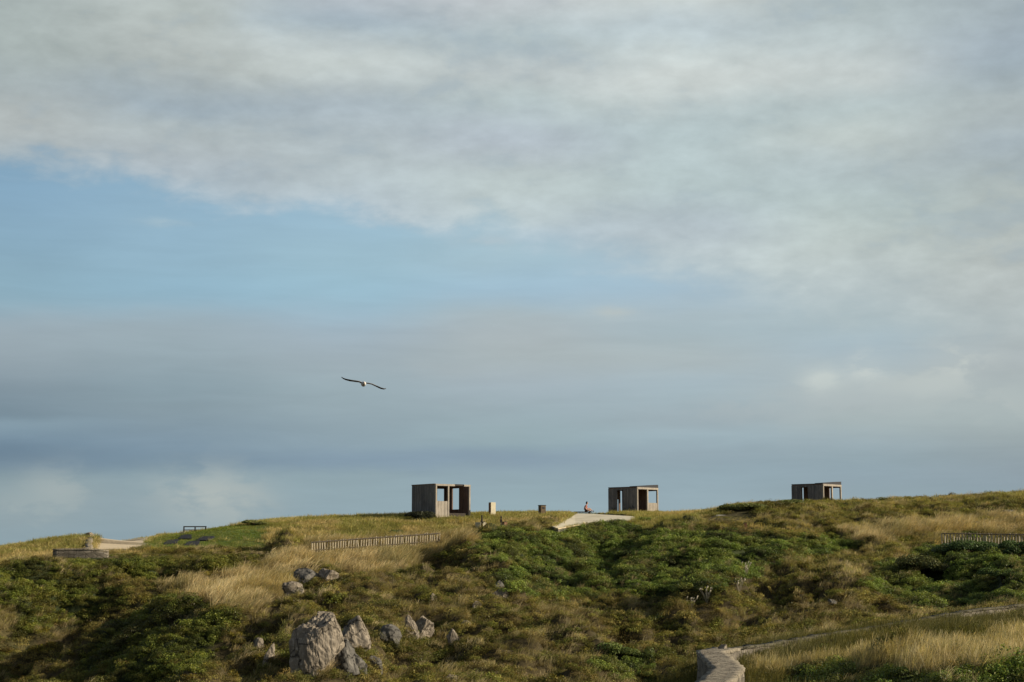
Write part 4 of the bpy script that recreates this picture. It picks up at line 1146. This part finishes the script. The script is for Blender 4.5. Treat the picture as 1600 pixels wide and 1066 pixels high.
# ------------------------------------------------------------------ rocks
def rock_mesh(seed, sx, sy, sz, sub=5, cuts=16, rough=0.10, lobes=1):
    bm = bmesh.new(); bmesh.ops.create_icosphere(bm, subdivisions=sub, radius=1.0)
    me = bpy.data.meshes.new('rock'); bm.to_mesh(me); bm.free()
    n = len(me.vertices); V = np.zeros(n * 3, np.float32); me.vertices.foreach_get('co', V); V = V.reshape(-1, 3).astype(float)
    r = np.random.default_rng(seed)
    R = np.zeros(n)
    for l in range(lobes):
        c = r.normal(0, .28, 3) if lobes > 1 else np.zeros(3)
        nr = r.normal(size=(cuts, 3)); nr /= np.linalg.norm(nr, axis=1)[:, None]; dd = r.uniform(.50, .95, cuts)
        dt = V @ nr.T; num = dd + (nr @ c)
        rad = np.where(dt > 0.05, num / np.maximum(dt, .05), 9).min(1)
        R = np.maximum(R, np.minimum(rad, 1.15))
    P = V * R[:, None]
    f = noise3(P * 2.6 + seed, seed) - .5; g = noise3(P * 7.0 + seed, seed + 3) - .5; h = noise3(P * 17.0 + seed, seed + 9) - .5
    ridge = 1 - np.abs(noise3(P * np.array([3.5, 3.5, 1.6]) + seed * .3, seed + 21) * 2 - 1) * 4
    ridge = np.clip(ridge, 0, 1)
    P = P + V * (f * rough * 3.6 + g * rough * 1.5 + h * rough * 0.7 - ridge * rough * 0.45)[:, None]
    P *= np.array([sx, sy, sz])
    me.vertices.foreach_set('co', P.astype(np.float32).ravel()); me.update()
    return me
def rock(px, py, w, h, seed, label, Y=None, tall=1.0, lobes=1, sub=4, mat='rock', lean=0.0, sink=0.34, rough=.10, depth=0.85, keep=True):
    """rock whose visible part is about w x h photo pixels with its foot at (px, py)"""
    p = hit(px, py) if Y is None else at(px, py, Y)
    k = p.y / F
    sx, sz = w * k / 2, h * k / 2
    me = rock_mesh(seed, sx * 1.12, max(sx, sz * .6) * depth, sz * (1.12 + sink), sub, lobes=lobes, rough=rough)
    o = link('rock', me, M[mat]); me.name = 'rock'
    o.location = (p.x, p.y + max(sx, sz * .6) * depth * .55, p.z + sz * (1 - sink)); o.rotation_euler = (0, lean, 0)
    tag(o, label, 'rock', 'limestone rocks on the slope')
    if keep:
        ROCKS.append((o.location.x, o.location.y, sx, max(sx, sz * .6) * depth))
    return o
rock(489, 1060, 72, 92, 5, 'largest grey rock face, tall and broad with a sunlit ledge on top', None, lobes=2, sub=6, lean=.12, rough=.085, depth=.9)
rock(512, 992, 48, 34, 8, 'sunlit knobbly rock crowning the largest grey rock face', None, lobes=2, sub=5, lean=-.3, rough=.13)
rock(549, 1016, 50, 50, 14, 'tall pale rounded rock just right of the largest rock face', None, lobes=1, sub=5, lean=.18, rough=.085)
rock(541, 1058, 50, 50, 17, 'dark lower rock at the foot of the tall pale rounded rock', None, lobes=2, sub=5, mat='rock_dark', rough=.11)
rock(656, 1003, 36, 42, 23, 'pale jagged rock with a sunlit right side, standing alone in the heath', None, lobes=2, sub=5, lean=.25, rough=.12)
rock(641, 1002, 22, 34, 27, 'smaller shaded rock leaning against the left of the pale jagged rock', None, lobes=1, sub=5, rough=.11)
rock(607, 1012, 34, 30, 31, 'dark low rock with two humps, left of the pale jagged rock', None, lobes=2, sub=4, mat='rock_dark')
rock(404, 1024, 20, 34, 37, 'upright rock with a bright white top at the left of the outcrop', None, lobes=1, sub=4)
rock(421, 1042, 20, 40, 41, 'pointed grey rock right below the white-topped upright rock', None, lobes=1, sub=4, lean=.2)
rock(455, 938, 42, 24, 43, 'wide grey rock at the lower edge of the long dry grass', None, lobes=2, sub=4, rough=.12)
rock(508, 912, 34, 26, 47, 'grey peaked rock below the small green bush under the fence', None, lobes=1, sub=4)
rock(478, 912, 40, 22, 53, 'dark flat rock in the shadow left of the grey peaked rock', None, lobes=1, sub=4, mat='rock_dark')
rock(484, 952, 18, 14, 59, 'small grey rock above the outcrop, right below the wide grey rock', None, sub=4)
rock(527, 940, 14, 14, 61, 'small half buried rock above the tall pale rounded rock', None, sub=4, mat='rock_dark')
rock(571, 966, 8, 8, 67, 'tiny white stone on the brow above the tall pale rounded rock', None, sub=3)
rock(675, 948, 15, 18, 71, 'small pale angular rock up-slope of the pale jagged rock', None, sub=4, lean=.2)
rock(786, 944, 30, 20, 73, 'pale flat-backed rock at the edge of the green scrub', None, lobes=2, sub=4)
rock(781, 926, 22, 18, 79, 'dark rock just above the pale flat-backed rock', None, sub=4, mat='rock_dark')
rock(744, 954, 16, 14, 83, 'small grey rock in a shaded hollow left of the pale flat-backed rock', None, sub=4)
rock(708, 1014, 17, 28, 89, 'slim pale rock lit on its left edge, lower right of the pale jagged rock', None, sub=4, lean=-.3)
rock(728, 984, 14, 12, 97, 'small pale rock peeping from a heather mound above the slim pale rock', None, sub=4)
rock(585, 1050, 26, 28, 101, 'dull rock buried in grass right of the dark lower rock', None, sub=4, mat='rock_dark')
rock(565, 1068, 12, 16, 103, 'small white stone at the bottom edge below the outcrop', None, sub=3)
rock(706, 1072, 24, 16, 107, 'rounded pale stone at the bottom edge right of the outcrop', None, sub=4)
rock(1301, 952, 18, 17, 109, 'lone dark rock in the heath above the long low wall', None, sub=4, mat='rock_dark')
rock(1575, 808, 34, 9, 113, 'dark flat rock below the pale footings near the right edge', None, sub=4, mat='rock_dark')
rock(1520, 824, 40, 12, 127, 'greyish flat rock in the dry grass behind the right fence', None, sub=4, mat='rock_dark')
rock(1131, 1019, 13, 13, 131, 'round pale stone resting on the zigzag stone wall', 65.0, sub=4, keep=False, sink=.05)

rock(138, 842, 19, 9, 149, 'small block of stone on the skyline at the top of the broken wall', 136.8, sub=4, keep=False, sink=.1)

# ------------------------------------------------------------------ single bushes
def leaf_mat(key, tint, trans=.24):
    if key not in M: M[key] = mat_leaf(key, trans, inst=False, flat=tint, rough=.5, spec=.25)
    return M[key]
def bush(px, py, w, h, seed, tint, key, label, Y=None, leaf=.075, dens=1.0, lumps=9, depth=.8, up=.45, aspect=.75):
    p = hit(px, py) if Y is None else at(px, py, Y)
    k = p.y / F; rx, rz = w * k / 2, h * k
    p.z = H(p.x, p.y)
    o = empty('shrub', (p.x, p.y, p.z), 0, label, 'shrub', 'single bushes on the headland')
    n = int(min(16000, 900 * dens * (rx * rz * 2 + rx * rx) / .6 * (.075 / leaf) ** 1.3))
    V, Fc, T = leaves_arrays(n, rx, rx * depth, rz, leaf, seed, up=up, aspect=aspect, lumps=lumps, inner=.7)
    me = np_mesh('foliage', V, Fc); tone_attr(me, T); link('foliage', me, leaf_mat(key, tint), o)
    mb = MB(); r = random.Random(seed)
    for i in range(6):
        a = r.uniform(0, 6.28); q = r.uniform(.2, .55)
        mb.tube([(0.1 * math.cos(a), .1 * math.sin(a), -.3), (rx * q * .5 * math.cos(a), rx * q * .5 * math.sin(a), rz * .3), (rx * q * math.cos(a), rx * q * depth * math.sin(a), rz * .62)], [.035, .025, .012], 5)
    mb.build('stem', M['stem'], o)
    KEEP.append((p.x, p.y, rx * .7))
    return o
bush(657, 806, 52, 13, 1, (.055, .06, .03), 'leaf_dusk', 'dark bush huddled at the foot of the left shelter', 147.2)
bush(1168, 818, 96, 12, 2, (.22, .235, .065), 'leaf_moss', 'broad dark green bush hanging over the grey concrete ledge', 144.8, lumps=14)
bush(1240, 800, 60, 12, 3, (0.211, 0.235, 0.073), 'leaf_olive', 'low olive bush in front of the right shelter', 148)
bush(1508, 897, 110, 24, 4, (0.099, 0.153, 0.049), 'leaf_deep', 'big deep green bush in front of the right fence', 116, lumps=18)
bush(1592, 916, 64, 26, 5, (0.095, 0.139, 0.046), 'leaf_deep', 'deep green bush cut by the right edge below the fence', 112, lumps=12)
bush(1440, 905, 90, 30, 6, (0.129, 0.139, 0.049), 'leaf_brownish', 'mottled brown green bush left of the big deep green bush', 112, lumps=12)
bush(505, 893, 56, 14, 7, (0.136, 0.213, 0.046), 'leaf_fresh', 'small fresh green bush over the grey peaked rock', 111.5)
bush(965, 1066, 74, 24, 8, (0.202, 0.252, 0.065), 'leaf_fresh2', 'bright green bush at the bottom edge left of the zigzag wall', 84, leaf=.06, lumps=10)
bush(775, 848, 60, 10, 9, (0.101, 0.154, 0.036), 'leaf_scarp', 'low green bush on the bank below the two wooden posts', 137)
bush(400, 830, 50, 9, 10, (.24, .25, .075), 'leaf_bank', 'tufty dark bush at the top right corner of the lawn', 146)
bush(1390, 938, 80, 26, 11, (0.211, 0.224, 0.058), 'leaf_yellow', 'yellowish green bush in the middle of the right slope', 103, lumps=12)
bush(1300, 908, 70, 20, 12, (0.099, 0.139, 0.046), 'leaf_deep', 'deep green bush between the green scarp and the right slope', 112)
bush(1570, 930, 80, 22, 13, (0.136, 0.19, 0.055), 'leaf_mid', 'mid green bush above the long low wall near the right edge', 101)
bush(660, 850, 20, 7, 14, (0.136, 0.134, 0.052), 'leaf_brownish', 'small dark tuft of bush in the dry grass under the left fence', 129)
bush(620, 832, 24, 8, 15, (0.136, 0.179, 0.052), 'leaf_mid', 'small green bush on the grass above the left fence', 138)

def dry_stalks(px, py, h, seed, label):
    p = hit(px, py); r = random.Random(seed)
    o = empty('dry_plant', p, 0, label, 'plant', 'bleached dry plants on the slope')
    st = MB(); hd = MB()
    for i in range(14):
        a = r.uniform(0, 6.28); l = h * p.y / F * r.uniform(.6, 1.1); q = r.uniform(.1, .6) * l
        tip = Vector((q * math.cos(a), q * math.sin(a), l))
        st.tube([(0, 0, -.1), tuple(tip * .5 + Vector((0, 0, .08))), tuple(tip)], [.014, .012, .008], 4)
        hd.tube([tuple(tip), tuple(tip + Vector((.03, 0, .06))), tuple(tip + Vector((.05, 0, .11)))], [.02, .035, .008], 5)
    st.build('stalk', M['paling'], o); hd.build('seed_head', M['paling'], o)
dry_stalks(1166, 905, 22, 1, 'bleached dry plant fanning out at the right end of the green scrub')
dry_stalks(1155, 928, 20, 2, 'bleached dry plant drooping below the fanned one')
dry_stalks(1105, 945, 22, 3, 'pale dry plant in the tan grass right of the green scrub')
dry_stalks(1080, 955, 20, 4, 'pale dry plant at the left of the tan grass patch')

# ------------------------------------------------------------------ ground cover
def keepmask(x, y, extra=0.0):
    if not KEEP: return np.ones(len(x), bool)
    K = np.array(KEEP); ok = np.ones(len(x), bool)
    for i in range(0, len(x), 20000):
        s = slice(i, i + 20000)
        d2 = (x[s, None] - K[None, :, 0]) ** 2 + (y[s, None] - K[None, :, 1]) ** 2
        ok[s] = (d2 > (K[None, :, 2] + extra) ** 2).all(1)
    return ok
def lowf(x, y):
    K = np.array(LOW); f = np.ones(len(x))
    for i in range(0, len(x), 20000):
        sl = slice(i, i + 20000)
        d = np.sqrt((x[sl, None] - K[None, :, 0]) ** 2 + (y[sl, None] - K[None, :, 1]) ** 2) / K[None, :, 2]
        f[sl] = np.where(d < 1, K[None, :, 3] + (1 - K[None, :, 3]) * np.clip(d, 0, 1) ** 3, 1).min(1)
    return f[:, None]
def inplat(x, y):
    return inpoly(x, y, [(p.x, p.y) for p in RAMP])

def ground_cover():
    x, y, z, px, py = candidates(0.33, 44, 178)
    k = kind_of(px, py, x, y)
    ok = (k != BARE) & ~inplat(x, y)
    x, y, z, px, py, k = [q[ok] for q in (x, y, z, px, py, k)]
    km = keepmask(x, y)
    patch = fbm(x * 0.5, y * 0.5, 301, 4); patch2 = fbm(x * 0.22, y * 0.22, 401, 4)
    u = RNG.uniform(size=len(x))
    S = lambda n, a, b, asp=.15: (RNG.uniform(a, b, n)[:, None] * np.stack([np.ones(n), np.ones(n), RNG.uniform(1 - asp, 1 + asp, n)], 1))
    dry_pal = [(.84, .69, .39), (.74, .59, .32), (.60, .48, .24), (.46, .39, .18)]
    olive_pal = [(.66, .53, .23), (.48, .43, .14), (.37, .37, .10), (.56, .47, .18), (.72, .56, .25)]
    green_pal = [(.075, .086, .022), (.125, .165, .034), (.18, .245, .044), (.25, .30, .056), (.20, .215, .046), (.115, .13, .030)]
    heath_pal = [(.125, .098, .035), (.315, .26, .076), (.24, .235, .058), (.115, .128, .031), (.19, .14, .05), (.43, .36, .115), (.16, .16, .044)]
    # long dry grass
    m = km & ((k == DRY) | ((k == HEATH) & (((patch > .53) & (u < .7)) | (u < .10))) | ((k == MIXG) & (patch2 > .50) & (u < .6)) | ((k == GREEN) & (patch > .60) & (u < .5)))
    n = m.sum(); sc = S(n, .75, 1.25) * (.45 + 1.1 * fbm(x[m] * 1.1, y[m] * 1.1, 531, 3))[:, None]; sc *= np.where(k[m] == DRY, 1.0, .62)[:, None]
    t = pick_tint(x[m], y[m], dry_pal, 501); t *= np.where(k[m] == DRY, 1.0, .86)[:, None]
    scatter('dry_grass', S_DRY, x[m], y[m], z[m], sc, t, 5, 'long tan windswept grass lying over the slope', 'grass', zrot=.35)
    # short plateau grass
    m = km & ((k == SHORT) | ((k == MIXG) & (u < .7)) | ((k == HEATH) & (u < .16)) | ((k == DRY) & (u < .38)) | ((k == LAWN) & (u < .04)))
    # grass creeping over the rim of the pale ramp
    gx, gy, gz = [], [], []
    for a_, b_ in ((4, 5), (5, 6), (6, 7), (7, 8), (0, 1), (2, 3)):
        A_, B_ = RAMP[a_], RAMP[b_]
        for q in range(int((B_ - A_).length * 5)):
            p_ = A_.lerp(B_, RNG.uniform()) + Vector((RNG.normal(0, .12), RNG.normal(.05, .45), 0))
            gx.append(p_.x); gy.append(p_.y); gz.append(p_.z - .06)
    sx_, sy_, sz_ = [np.concatenate([a_, b_]) for a_, b_ in zip((x[m], y[m], z[m]), (gx, gy, gz))]
    sc = S(len(sx_), .7, 1.3) * (0.7 + 0.7 * np.concatenate([patch[m], np.full(len(gx), .35)]))[:, None]
    scatter('short_grass', S_SHORT, sx_, sy_, sz_, sc, pick_tint(sx_, sy_, olive_pal, 601, .25), 5, 'short olive and straw grass covering the plateau', 'grass', zrot=.8)
    # lawn
    m = km & (k == LAWN); n = m.sum()
    scatter('lawn_grass', S_LAWN, x[m], y[m], z[m], S(n, .9, 1.3), pick_tint(x[m], y[m], [(.30, .37, .07), (.25, .33, .055), (.38, .40, .09), (.33, .34, .10)], 651), 3, 'mown bright green grass of the lawn', 'grass')
    # tall seeding grass near the camera
    x2, y2, z2, px2, py2 = candidates(0.2, 44, 84)
    k2 = kind_of(px2, py2, x2, y2); m = ((k2 == TALL) | ((k2 == MIXG) & (px2 > 1000))) & keepmask(x2, y2)
    tl = (k2[m] == TALL)[:, None]; n = m.sum()
    t = pick_tint(x2[m], y2[m], [(.76, .63, .35), (.66, .54, .28), (.50, .43, .20)], 701) * np.where(tl, 1.0, [[.26, .29, .19]])  # shadowed band below the wall painted as a darker grass tint
    scatter('tall_grass', S_TALL, x2[m], y2[m], z2[m], S(n, .7, 1.2), t, 5, 'tall seeding grass below the long low wall', 'grass', zrot=.5)
    # green scrub and heath
    x, y, z, px, py = candidates(0.36, 44, 178)
    k = kind_of(px, py, x, y); km = keepmask(x, y, .15) & ~inplat(x, y); u = RNG.uniform(size=len(x)); patch = fbm(x * .5, y * .5, 301, 4)
    ex, ey = [], []
    for rx_, ry_, a_, b_ in ROCKS:
        for q in range(int(12 + 26 * a_)):
            th = RNG.uniform(0, 2 * math.pi) if q % 3 else RNG.uniform(math.pi * 1.05, math.pi * 1.95)
            f_ = RNG.uniform(.80, 1.12)
            ex.append(rx_ + a_ * f_ * math.cos(th)); ey.append(ry_ + b_ * f_ * math.sin(th))
    ex, ey = np.array(ex), np.array(ey)
    HUG = (ex, ey, height(ex, ey))
    m = km & ((k == GREEN) | ((k == MIXG) & (y < 84) & (px > 1100) & (patch > .42) & (u < .7)) | ((k == HEATH) & (u < .14)) | ((k == MIXG) & (u < .16) & (patch < .5)))
    n = m.sum(); big = (0.42 + 0.8 * fbm(x[m] * .7, y[m] * .7, 811, 3))
    sc = S(n, .75, 1.2) * big[:, None]
    t = 1.12 * pick_tint(x[m], y[m], green_pal, 801, .45, .18); hm = (k[m] != GREEN)[:, None]; t = np.where(hm, t * [[1.15, .9, .8]], t); t = np.where(((k[m] == MIXG) & (y[m] < 84))[:, None], t * .62, t)  # near scrub below the wall tinted darker, its shade put into the colour
    left = (px[m] < 430)[:, None]; t = np.where(left, t * [[.92, .80, .70]], t)  # shade of the left slopes painted as a darker, browner tint
    scatter('green_scrub', S_GREEN, x[m], y[m], z[m] - .05, sc, t, 6, 'dense dark green scrub carpeting the scarp', 'scrub')
    m = km & (((k == HEATH) & ((patch < .60) | (u > .6))) | ((k == GREEN) & (u < .10)) | ((k == MIXG) & (u < .30)))
    n = m.sum(); big = (0.42 + 0.9 * fbm(x[m] * .8, y[m] * .8, 911, 3))
    sc = S(n, .7, 1.2) * big[:, None]
    hx, hy, hz = [np.concatenate([a_, b_]) for a_, b_ in zip((x[m], y[m], z[m]), HUG)]
    sc = np.concatenate([sc, S(len(HUG[0]), .45, 1.1)])
    scatter('heather', S_HEATH, hx, hy, hz - .05, sc, 1.14 * pick_tint(hx, hy, heath_pal, 901, .5, .2), 6, 'brown and olive heather mounds over the rocky slope', 'heather')
ground_cover()
